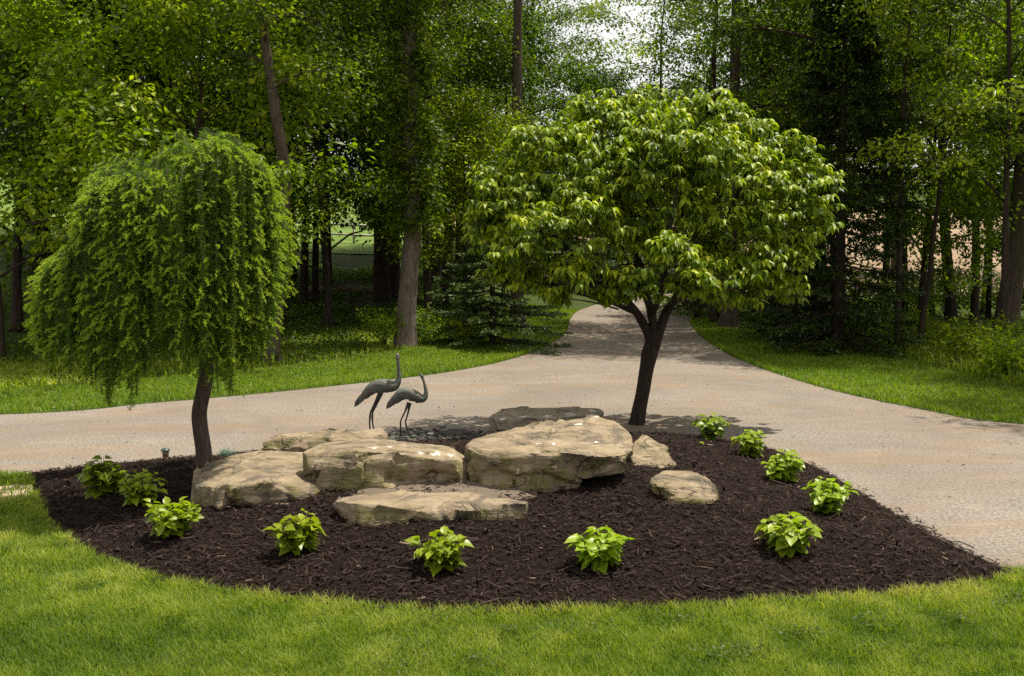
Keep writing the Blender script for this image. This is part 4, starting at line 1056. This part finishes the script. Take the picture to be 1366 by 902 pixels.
def bush_kind(seed, leaf, H=1.2, r=.6, n=26, lf=.09):
    rng = np.random.default_rng(seed); tr = MB(); cs = []
    for k in range(12):
        a = k * 2.4; e = np.array([math.cos(a) * r * rng.uniform(.3, 1), math.sin(a) * r * rng.uniform(.3, 1), H * rng.uniform(.45, .95)])
        C = bez(np.array([0, 0, -.03]), np.array([e[0] * .4, e[1] * .4, e[2] * .7]), e, 6); v, f = tube(C, np.linspace(.012, .004, 6), 5); tr.add(v, f)
        for u in (3, 4, 5): cs.append(C[u])
    cr = MB(); cs = np.array(cs); v, f, t = clump_leaves(cs, np.full(len(cs), .26), n, lf, rng, .7); cr.add(v, f, t)
    return Kind(tr, cr, 'bark_dark', leaf, H)
K['bush_a'] = bush_kind(121, 'leaf_lime'); K['bush_b'] = bush_kind(122, 'leaf_mid', 1.0, .7, 30, .08); K['weed'] = bush_kind(123, 'leaf_lime', .75, .4, 18, .10)

def conifer(seed, H, R_, leaf, bark, whorl=.30, nb=7, tw=12, nd=13, nl=.055, droop=.25, z0=.15, r0=.09, hang=0.0):
    rng = np.random.default_rng(seed); tr = MB(); v, f = tube(np.array([[0, 0, -.05], [0, 0, H * .5], [0, 0, H]]), [r0, r0 * .6, .01], 8); tr.add(v, f)
    P = []; D = []; L = []; T = []
    z = z0
    while z < H - .1:
        u = (z - z0) / (H - z0); Lb = R_ * (1 - u) ** .8 * rng.uniform(.85, 1.1) + .1
        for k in range(nb):
            az = k * 6.283 / nb + rng.normal(0, .25) + z * 3; l = Lb * rng.uniform(.75, 1.12); d = np.array([math.cos(az), math.sin(az), 0])
            zz = z + rng.normal(0, .05); lift = .25 * u
            B = bez(np.array([0, 0, zz]), np.array([0, 0, zz - droop * l * .55]) + d * l * .55, d * l + np.array([0, 0, zz - droop * l + .12 * l + lift * l]), 8)
            v, f = tube(B, np.linspace(.012 + .012 * l / 3, .004, 8), 4); tr.add(v, f)
            for q in range(tw):
                fr = .22 + .78 * (q + rng.random()) / tw; p = np.array([np.interp(fr, np.linspace(0, 1, 8), B[:, c]) for c in range(3)])
                sg = 1 if q % 2 else -1; a2 = az + sg * rng.uniform(.5, .95) * (1 - .5 * fr); tl = l * .42 * (1.15 - fr) + .08
                td = unit(np.array([math.cos(a2), math.sin(a2), rng.uniform(-.22, .05) - hang])); ss = rng.random(nd)
                X = p + td * tl * ss[:, None] + np.array([0, 0, -.10 * hang]) * ss[:, None]
                Dn = unit(td * .75 + rng.normal(0, .55, (nd, 3)) * [1, 1, .6]); P.append(X); D.append(Dn); L.append(nl * rng.uniform(.7, 1.3, nd))
                T.append(np.clip(.25 + .55 * fr * ss + rng.normal(0, .12, nd), 0, 1))
        z += whorl * rng.uniform(.8, 1.2) * (1 - .35 * u)
    P, D, L, T = map(np.concatenate, (P, D, L, T)); U = np.zeros_like(P); U[:, 2] = 1; U = unit(U + rng.normal(0, .3, P.shape))
    cr = MB(); v, f = rosy(P, D, U, L, L * .36, .1); cr.add(v, f, np.repeat(T, 4))
    return Kind(tr, cr, bark, leaf, H)
K['spruce'] = conifer(131, 3.0, 1.75, 'spruce', 'bark_dark', .26, 8, 18, 34, .075, .26, .10)
K['dark_spruce'] = conifer(132, 9.2, 1.9, 'dark_spruce', 'bark_dark', .36, 8, 13, 17, .12, .30, .3, .14, .25)
K['small_spruce'] = conifer(133, 5.5, 1.9, 'dark_spruce', 'bark_dark', .28, 9, 15, 22, .10, .28, .25, .09, .15)

def gp(px, py):
    a = at(px, py); return (a[0], a[1])
rngw = np.random.default_rng(5)
# trees one can point to, left to right
hero('wood_tree', 'curving grey-brown trunk just right of the weeping tree, at the edge of the left wood', [(361, 484), (363, 455), (367, 410), (371, 350), (375, 290), (380, 245), (377, 205), (370, 165), (362, 110), (353, 50), (346, 0), (340, -70)], 9.6, 15, 4.6, 2.0, 'leaf_mid', 'bark_grey', 201, taper=.5, n_br=26, sub=5, cnt=40, leaf=.095, crn=.6)
hero('wood_tree', 'flared pale trunk with an ivy-clad dark stem above, behind the crane statues', [(541, 462), (541, 440), (543, 400), (547, 350), (550, 300), (549, 220), (546, 120), (545, 0), (544, -80)], 11.5, 17, 7.5, 2.5, 'leaf_mid', 'bark_pale', 202, n_br=28, sub=5, cnt=40, leaf=.11, crn=.6, ivy=1.3)
hero('wood_tree', 'dark straight trunk left of the flared pale trunk, left one of a close pair', [(509, 400), (509, 340), (508, 250), (507, 120), (506, 0)], 10, 18, 6, 3.0, 'leaf_mid', 'bark_dark', 203, n_br=24, sub=4, cnt=38, leaf=.12, crn=.8, ivy=1.5)
hero('wood_tree', 'dark straight trunk left of the flared pale trunk, right one of a close pair', [(524, 396), (525, 340), (527, 250), (528, 120), (528, 0)], 8, 18, 7, 3.0, 'leaf_mid', 'bark_dark', 204, n_br=24, sub=4, cnt=38, leaf=.12, crn=.8, ivy=1.4)
hero('wood_tree', 'tall bare straight trunk rising above the left side of the dogwood', [(690, 432), (690, 330), (690, 190), (690, 90), (691, 0), (691, -60)], 8.2, 20, 10.5, 3.2, 'leaf_mid', 'bark_grey', 205, n_br=22, sub=4, cnt=36, leaf=.12, crn=.75)
hero('wood_tree', 'tall straight trunk rising above the right side of the dogwood, its foot beside the drive', [(972, 437), (974, 380), (977, 250), (980, 130), (982, 30), (983, -40)], 9.5, 19, 8.5, 3.4, 'leaf_lime', 'bark_grey', 206, n_br=24, sub=5, cnt=36, leaf=.11, crn=.7)
hero('wood_tree', 'thick leaning brown trunk at the right edge of the picture', [(1340, 463), (1345, 420), (1351, 370), (1358, 310), (1364, 250), (1372, 150), (1380, 60), (1386, 0)], 14, 17, 5.5, 3.0, 'leaf_lime', 'bark_grey', 207, n_br=12, sub=5, cnt=26, leaf=.10, crn=.6)
hero('wood_tree', 'thin crooked trunk standing in the tall grass of the right bank', [(1227, 466), (1229, 440), (1233, 410), (1240, 370), (1243, 330), (1250, 280), (1256, 220)], 3.6, 9.5, 3.6, 2.3, 'leaf_dark', 'bark_dark', 208, n_br=22, sub=5, cnt=40, leaf=.09, crn=.6, prof='flat', flatk=.3)
hero('wood_tree', 'dark trunk among the right hand trees with the brown field behind it', [(1270, 432), (1268, 400), (1262, 330), (1258, 250), (1256, 150), (1254, 40)], 6.5, 16, 5.5, 2.8, 'leaf_mid', 'bark_dark', 209, n_br=12, sub=5, cnt=26, leaf=.11, crn=.7)
hero('wood_tree', 'slim dark trunk between the thick leaning trunk and the dark one left of it', [(1300, 436), (1301, 380), (1302, 310), (1299, 220), (1298, 120), (1299, 30)], 5.0, 16, 5.0, 2.6, 'leaf_lime', 'bark_dark', 210, n_br=12, sub=5, cnt=26, leaf=.11, crn=.65)
# the many-stemmed tree right of the dogwood's top
def multi():
    a = at(1036, 428); Y = a[1]; org = np.array([a[0], a[1], a[2] - .05]); s = Y / F
    root = empty('wood_tree', org, 'many-stemmed dark tree forking above the right side of the dogwood', 'tree'); tr = MB(); cr = MB(); cs = []; rng = np.random.default_rng(61)
    for pts, r in [([(1036, 432), (1034, 330), (1031, 230), (1029, 170), (1026, 90), (1030, 20), (1032, -60), (1034, -160)], [8, 7, 6, 5, 4.2, 4, 3, 1.5]),
                   ([(1031, 220), (1042, 150), (1062, 95), (1080, 55), (1090, 0), (1096, -80)], [5, 4.6, 4.2, 3.5, 2.5, 1]),
                   ([(1045, 140), (1048, 80), (1046, 0), (1045, -90)], [4, 3.4, 3, 1.5]),
                   ([(1062, 95), (1075, 50), (1073, 0), (1080, -70)], [3.4, 2.6, 2, 1]),
                   ([(1028, 140), (1018, 90), (1006, 50), (996, 10), (990, -60)], [3.6, 3, 2.5, 2, 1]),
                   ([(1080, 55), (1102, 38), (1122, 10), (1135, -40)], [3.2, 2.4, 2, 1])]:
        C = spline3([pt(px, py, Y + rng.normal(0, .15)) - org for px, py in pts], 5); v, f = tube(C, np.interp(np.linspace(0, 1, len(C)), np.linspace(0, 1, len(r)), np.array(r) * s), 9, .1, 3); tr.add(v, f)
        for q in C[len(C) // 3:]:
            for _ in range(2):
                e = q + rng.normal(0, 1.0, 3) * [1, 1, .6]; cs.append(e); v, f = tube(bez(q, (q + e) / 2 + [0, 0, .1], e, 4), [.02, .015, .01, .006], 4); tr.add(v, f)
    cs = np.array(cs); cs = cs[cs[:, 2] > 5.5]; v, f, t = clump_leaves(cs, np.full(len(cs), .65), 34, .11, rng, .35); cr.add(v, f, t)
    tr.build('trunk', M['bark_dark'], root, True); cr.build('crown', M['leaf_mid'], root)
multi()
place(K['spruce'], gp(657, 462), 1.0, .3, 'spruce', 'low wide spruce with layered boughs beside the left edge of the drive', 'conifer')
place(K['dark_spruce'], gp(1118, 470), 1.0, .9, 'spruce', 'tall black-green spruce right of the dogwood', 'conifer')
place(K['small_spruce'], gp(1062, 455), .72, 2.1, 'spruce', 'smaller dark spruce between the dogwood and the tall black-green spruce', 'conifer')

GU = 'leafy understory trees at the edge of the left wood'
for key, pos, sc, rz, label in [
    ('under_b', (-9.6, 18.6), 1.0, .4, 'light green leafy tree at the left edge of the picture, behind the weeping tree'),
    ('under_b', (-6.2, 20.2), 1.05, 2.2, 'spreading light green tree whose bright boughs show just above the weeping tree'),
    ('under_a', (-11.2, 22.5), 1.2, 1.0, 'dark leafy tree filling the upper left corner'),
    ('under_a', (-8.0, 24.0), 1.25, 3.1, 'mid green leafy tree above and behind the weeping tree, under the upper left corner'),
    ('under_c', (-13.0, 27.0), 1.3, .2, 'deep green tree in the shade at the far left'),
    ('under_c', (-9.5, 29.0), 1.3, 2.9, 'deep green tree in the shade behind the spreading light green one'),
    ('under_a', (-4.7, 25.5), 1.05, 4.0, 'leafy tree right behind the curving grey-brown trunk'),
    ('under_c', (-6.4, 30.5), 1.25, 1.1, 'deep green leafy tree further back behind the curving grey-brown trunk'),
    ('under_b', (-1.25, 26.3), .78, 5.2, 'bright lime green young tree between the flared pale trunk and the tall bare trunk'),
    ('under_a', (-2.0, 30.0), 1.05, .9, 'mid green tree behind the flared pale trunk'),
    ('under_c', (-.2, 33.0), 1.05, 3.9, 'leafy tree behind the low wide spruce'),
    ('under_c', (-4.5, 36.5), .95, 1.7, 'shaded leafy tree left of the close pair of dark trunks')]:
    place(K[key], pos, sc, rz, 'understory_tree', label, 'tree', GU)
GR = 'leafy understory trees at the edge of the right wood'
for key, pos, sc, rz, label in [
    ('airy', (8.3, 21.4), .9, 1.0, 'airy light green tree whose layered boughs hang before the tall black-green spruce'),
    ('airy', (10.2, 20.6), 1.0, 3.0, 'airy light green tree left of the thick leaning trunk'),
    ('under_a', (10.9, 26.5), 1.0, 1.0, 'dark leafy tree behind the thin crooked trunk'),
    ('under_b', (12.6, 23.6), .9, 2.4, 'light green leafy tree hanging into the upper right corner'),
    ('under_a', (8.6, 26.5), 1.05, 3.6, 'leafy tree behind the tall black-green spruce'),
    ('under_c', (9.0, 33.5), 1.0, 2.0, 'dark green tree far back behind the thin crooked trunk'),
    ('under_a', (15.5, 29.5), 1.2, .3, 'leafy tree behind the thick leaning trunk'),
    ('under_a', (8.5, 33.2), .8, .4, 'shaded leafy tree behind the many-stemmed tree'),
    ('under_c', (10.2, 35.0), 1.0, 1.4, 'shaded leafy tree far behind the right side of the dogwood')]:
    place(K[key], pos, sc, rz, 'understory_tree', label, 'tree', GR, 1.12)
# slim trees and saplings one can still tell apart
for key, px, py, sc, rz, label in [
    ('thin', 420, 404, 1.0, .5, 'slim dark trunk in the shade right of the curving grey-brown trunk'),
    ('thin', 438, 392, 1.35, 2.0, 'dark trunk with a green hillside behind it, in the middle of the left wood'),
    ('tall_b', 598, 385, 1.0, 1.0, 'dark trunk between the flared pale trunk and the low spruce'),
    ('thin', 572, 436, .95, 3.0, 'slim ivy-hung trunk right beside the flared pale trunk'),
    ('tall_c', 318, 430, 1.05, 1.3, 'dark trunk hidden behind the top of the weeping tree'),
    ('thin', 952, 431, 1.0, 4.4, 'slim trunk beside the drive, just left of the tall straight trunk'),
    ('airy', 882, 366, 1.6, 2.5, 'dark branching tree rising behind the middle of the dogwood'),
    ('thin', 937, 366, 1.35, 5.3, 'slim upright trunk above the dogwood, between two thicker trunks'),
    ('thin_b', 1243, 424, 1.05, .2, 'slender sapling left of the dark trunk before the brown field'),
    ('thin_b', 1318, 428, 1.0, 1.7, 'slender slanting sapling just left of the thick leaning trunk'),
    ('thin_b', 1311, 420, 1.0, 3.9, 'slender upright sapling right of the slim dark trunk'),
    ('thin', 1207, 428, 1.0, 2.9, 'slim dark trunk between the tall black-green spruce and the thin crooked trunk'),
    ('thin', 1180, 415, 1.2, .6, 'dark trunk seen through the boughs right of the tall black-green spruce'),
    ('tall_b', 1092, 452, .95, 1.9, 'tall dark trunk hidden behind the tall black-green spruce, added to shade the far drive'),  # tree added for the shade its crown casts on the far drive
    ('tall_a', 60, 400, 1.0, 4.0, 'dark trunk deep in the shade behind the left end of the weeping tree'),
    ('tall_c', 170, 395, 1.1, 3.3, 'leafy dark tree deep in the wood behind the middle of the weeping tree')]:
    place(K[key], gp(px, py), sc, rz, 'wood_tree', label, 'tree', 'trees one can tell apart in the wood')

for key, x, y, sc, label in [('small_spruce', 2.7, 41.5, .95, 'dark spruce at the bend of the drive, seen under the left of the dogwood'), ('small_spruce', 5.4, 43.6, 1.05, 'dark spruce closing the view straight behind the dogwood trunk'),
                         ('small_spruce', 8.6, 45.5, 1.1, 'dark spruce closing the view beyond the bend of the drive, right of the dogwood trunk'), ('dark_spruce', 0.6, 42, .8, 'dark spruce left of the far end of the drive'),
                         ('under_c', 4.0, 46.5, 1.05, 'leafy tree between the dark spruces at the bend of the drive'), ('under_a', 7.0, 48.5, 1.1, 'leafy tree behind the dark spruces beyond the bend of the drive')]:
    place(K[key], (x, y), sc, x, 'spruce' if 'spruce' in key else 'understory_tree', label, 'conifer' if 'spruce' in key else 'tree')

# the rest of the wood: rows further back, alike one to another
GB = 'look-alike trees filling the wood behind'
cnt = 0
spots = []
for px in list(range(-90, 700, 60)) + list(range(1040, 1480, 150)):
    for row, Y in enumerate((37, 47)):
        x = (px - 683 + rngw.uniform(-20, 20) + row * 22) / F * Y; y = Y + rngw.uniform(-2.5, 2.5)
        if 1.2 < x - np.interp(y, [30, 40, 50, 60], [0, 0, 1.2, 4]) < 6.8: continue
        if x > 6 and y < 38: continue
        ppx = 683 + x / y * F
        if 432 < ppx < 492: continue
        if any(math.hypot(x - q[0], y - q[1]) < 2.2 for q in spots): continue
        spots.append((x, y))
for (x, y) in spots:
    key = ['tall_a', 'tall_b', 'tall_c'][int(rngw.integers(0, 3))]
    place(K[key], (x, y), rngw.uniform(.85, 1.1), rngw.uniform(0, 6.28), 'far_tree', 'dark leafy tree standing far back in the wood behind the garden', 'tree', GB, rngw.uniform(.8, 1.05))
# trees on the near right bank, mostly outside the frame, whose shade falls across the drive
for x, y, sc, rz, key in [(10.7, 14.5, 1.1, .3, 'airy'), (14.2, 18.5, .95, 1.3, 'tall_a')]:
    place(K[key], (x, y), sc, rz, 'bank_tree', 'tall tree on the near right bank just outside the right edge of the picture', 'tree', 'trees beside the right edge')

# bushes and weeds at the wood's edge
for key, px, py, sc, label in [
    ('bush_a', 512, 462, .75, 'bright leafy bush at the foot of the flared pale trunk, on its left'),
    ('bush_b', 578, 462, .7, 'low dark bush between the flared pale trunk and the low spruce'),
    ('bush_a', 1356, 478, .8, 'bright leafy bush at the foot of the thick leaning trunk'),
    ('weed', 1336, 505, 1.0, 'pale weedy bush in the tall grass below the thick leaning trunk'),
    ('bush_b', 1150, 462, .9, 'dark low bush at the foot of the tall black-green spruce'),
    ('weed', 1172, 447, 1.0, 'yellow-green weed standing in the shade right of the tall spruce'),
    ('bush_b', 930, 425, 1.0, 'low bush beside the far right edge of the drive'),
    ('bush_a', 1215, 452, .7, 'green bush left of the thin crooked trunk'),
    ('weed', 1290, 482, 1.1, 'tall weed in the grass between the thin crooked trunk and the thick leaning trunk'),
    ('weed', 1262, 470, .9, 'weed in the tall grass just right of the thin crooked trunk'),
    ('weed', 1316, 490, .9, 'weed in the tall grass left of the foot of the thick leaning trunk'),
    ('bush_a', 1362, 500, .7, 'bright bush in the tall grass at the right edge of the picture'),
    ('weed', 625, 462, .8, 'pale green weed in front of the low spruce'),
    ('bush_b', 560, 452, .8, 'shaded bush just behind the flared pale trunk')]:
    place(K[key], gp(px, py), sc, rngw.uniform(0, 6), 'bush', label, 'bush', 'bushes at the edge of the wood', 1.0, ('stem', 'foliage'))

for k, (px, py, sc) in enumerate([(1085, 432, 1.9), (1140, 428, 1.6), (1195, 424, 1.5), (1225, 430, 1.2), (1262, 424, 1.3), (1305, 426, 1.2), (1352, 430, 1.2), (1390, 432, 1.4), (1010, 428, 1.7), (960, 424, 1.4)]):
    place(K[('bush_b', 'bush_a')[k % 2]], gp(px, py), sc, rngw.uniform(0, 6), 'bush', 'shaded leafy bush among the trunks at the back of the right wood', 'bush', 'bushes at the back of the right wood', 1.0, ('stem', 'foliage'))

# ground cover under the trees
def cover():
    for nm, x0, x1, y0, y1, n, lab, dk in [('ground_cover', -17, -1, 18, 42, 60000, 'low green plants on the floor of the left wood', 0), ('ground_cover', 5, 17, 17, 42, 45000, 'low green plants on the floor of the right wood', .1)]:
        rng = np.random.default_rng(int(n)); x, y = scatter(n, x0, x1, y0, y1, rng)
        left = np.interp(y, VLo[:, 1], VLo[:, 0]); right = np.interp(y, VRo[::1, 1], VRo[::1, 0])
        k = (seg_dist(x, y, VLo, False) > .3) & (seg_dist(x, y, VRo, False) > .3) & ~inside(x, y, np.vstack([VLo, VRo[::-1]])) & (noise2(x, y, .45, 3, 8) > -.12)
        x, y = x[k], y[k]; n = len(x); P = np.stack([x, y, terr(x, y) + rng.random(n) * .10 + .25 * np.maximum(0, noise2(x, y, .8, 3, 12)) * rng.random(n)], -1)
        D = rng.normal(0, 1, (n, 3)); D[:, 2] = np.abs(D[:, 2]) * .6; D = unit(D); U = unit(rng.normal(0, .5, (n, 3)) + [0, 0, 1]); L = rng.uniform(.06, .13, n)
        v, f = rosy(P, D, U, L, L * .55); b = MB(); b.add(v, f, np.repeat(np.clip(.45 - dk + .4 * noise2(x, y, .6, 2, 3) + rng.normal(0, .16, n), 0, 1), 4))
        tag(b.build(nm, M['floor_leaf']), lab, None, None, 'stuff')
cover()

# pale rail fence in the meadow and a fallen log on the wood's floor
def fence():
    p0 = at(425, 318); root = empty('rail_fence', (p0[0], 50.5, float(low_terr(p0[0], 50.5))), 'pale wooden rail fence on the green hillside behind the left wood', 'fence')
    b0 = np.array(root.location); xs_ = np.linspace(-2.2, 3.6, 5)
    for x in xs_:
        z = float(terr(b0[0] + x, 50.5)) - b0[2]; m = MB(); v, f = tube(np.array([[x, 0, z - .2], [x, 0, z + 1.15]]), [.06, .055], 6); m.add(v, f); m.build('post', M['wood_pale'], root)
    for h in (.45, .95):
        m = MB(); v, f = tube(np.array([[x, -.08, float(terr(b0[0] + x, 50.5)) - b0[2] + h] for x in xs_]), .05, 6); m.add(v, f); m.build('rail', M['wood_pale'], root)
fence()
def log():
    a = at(455, 392); m = MB(); C = np.array([[-1.1, .1, .10], [-.4, 0, .14], [.4, .05, .13], [1.3, -.1, .10]]); v, f = tube(spline3(C, 4), np.linspace(.15, .10, 13), 10, .25, 3); m.add(v, f)
    tag(m.build('fallen_log', M['dead_wood'], None, True, a), 'fallen brown log lying on the floor of the left wood', 'log')
log()
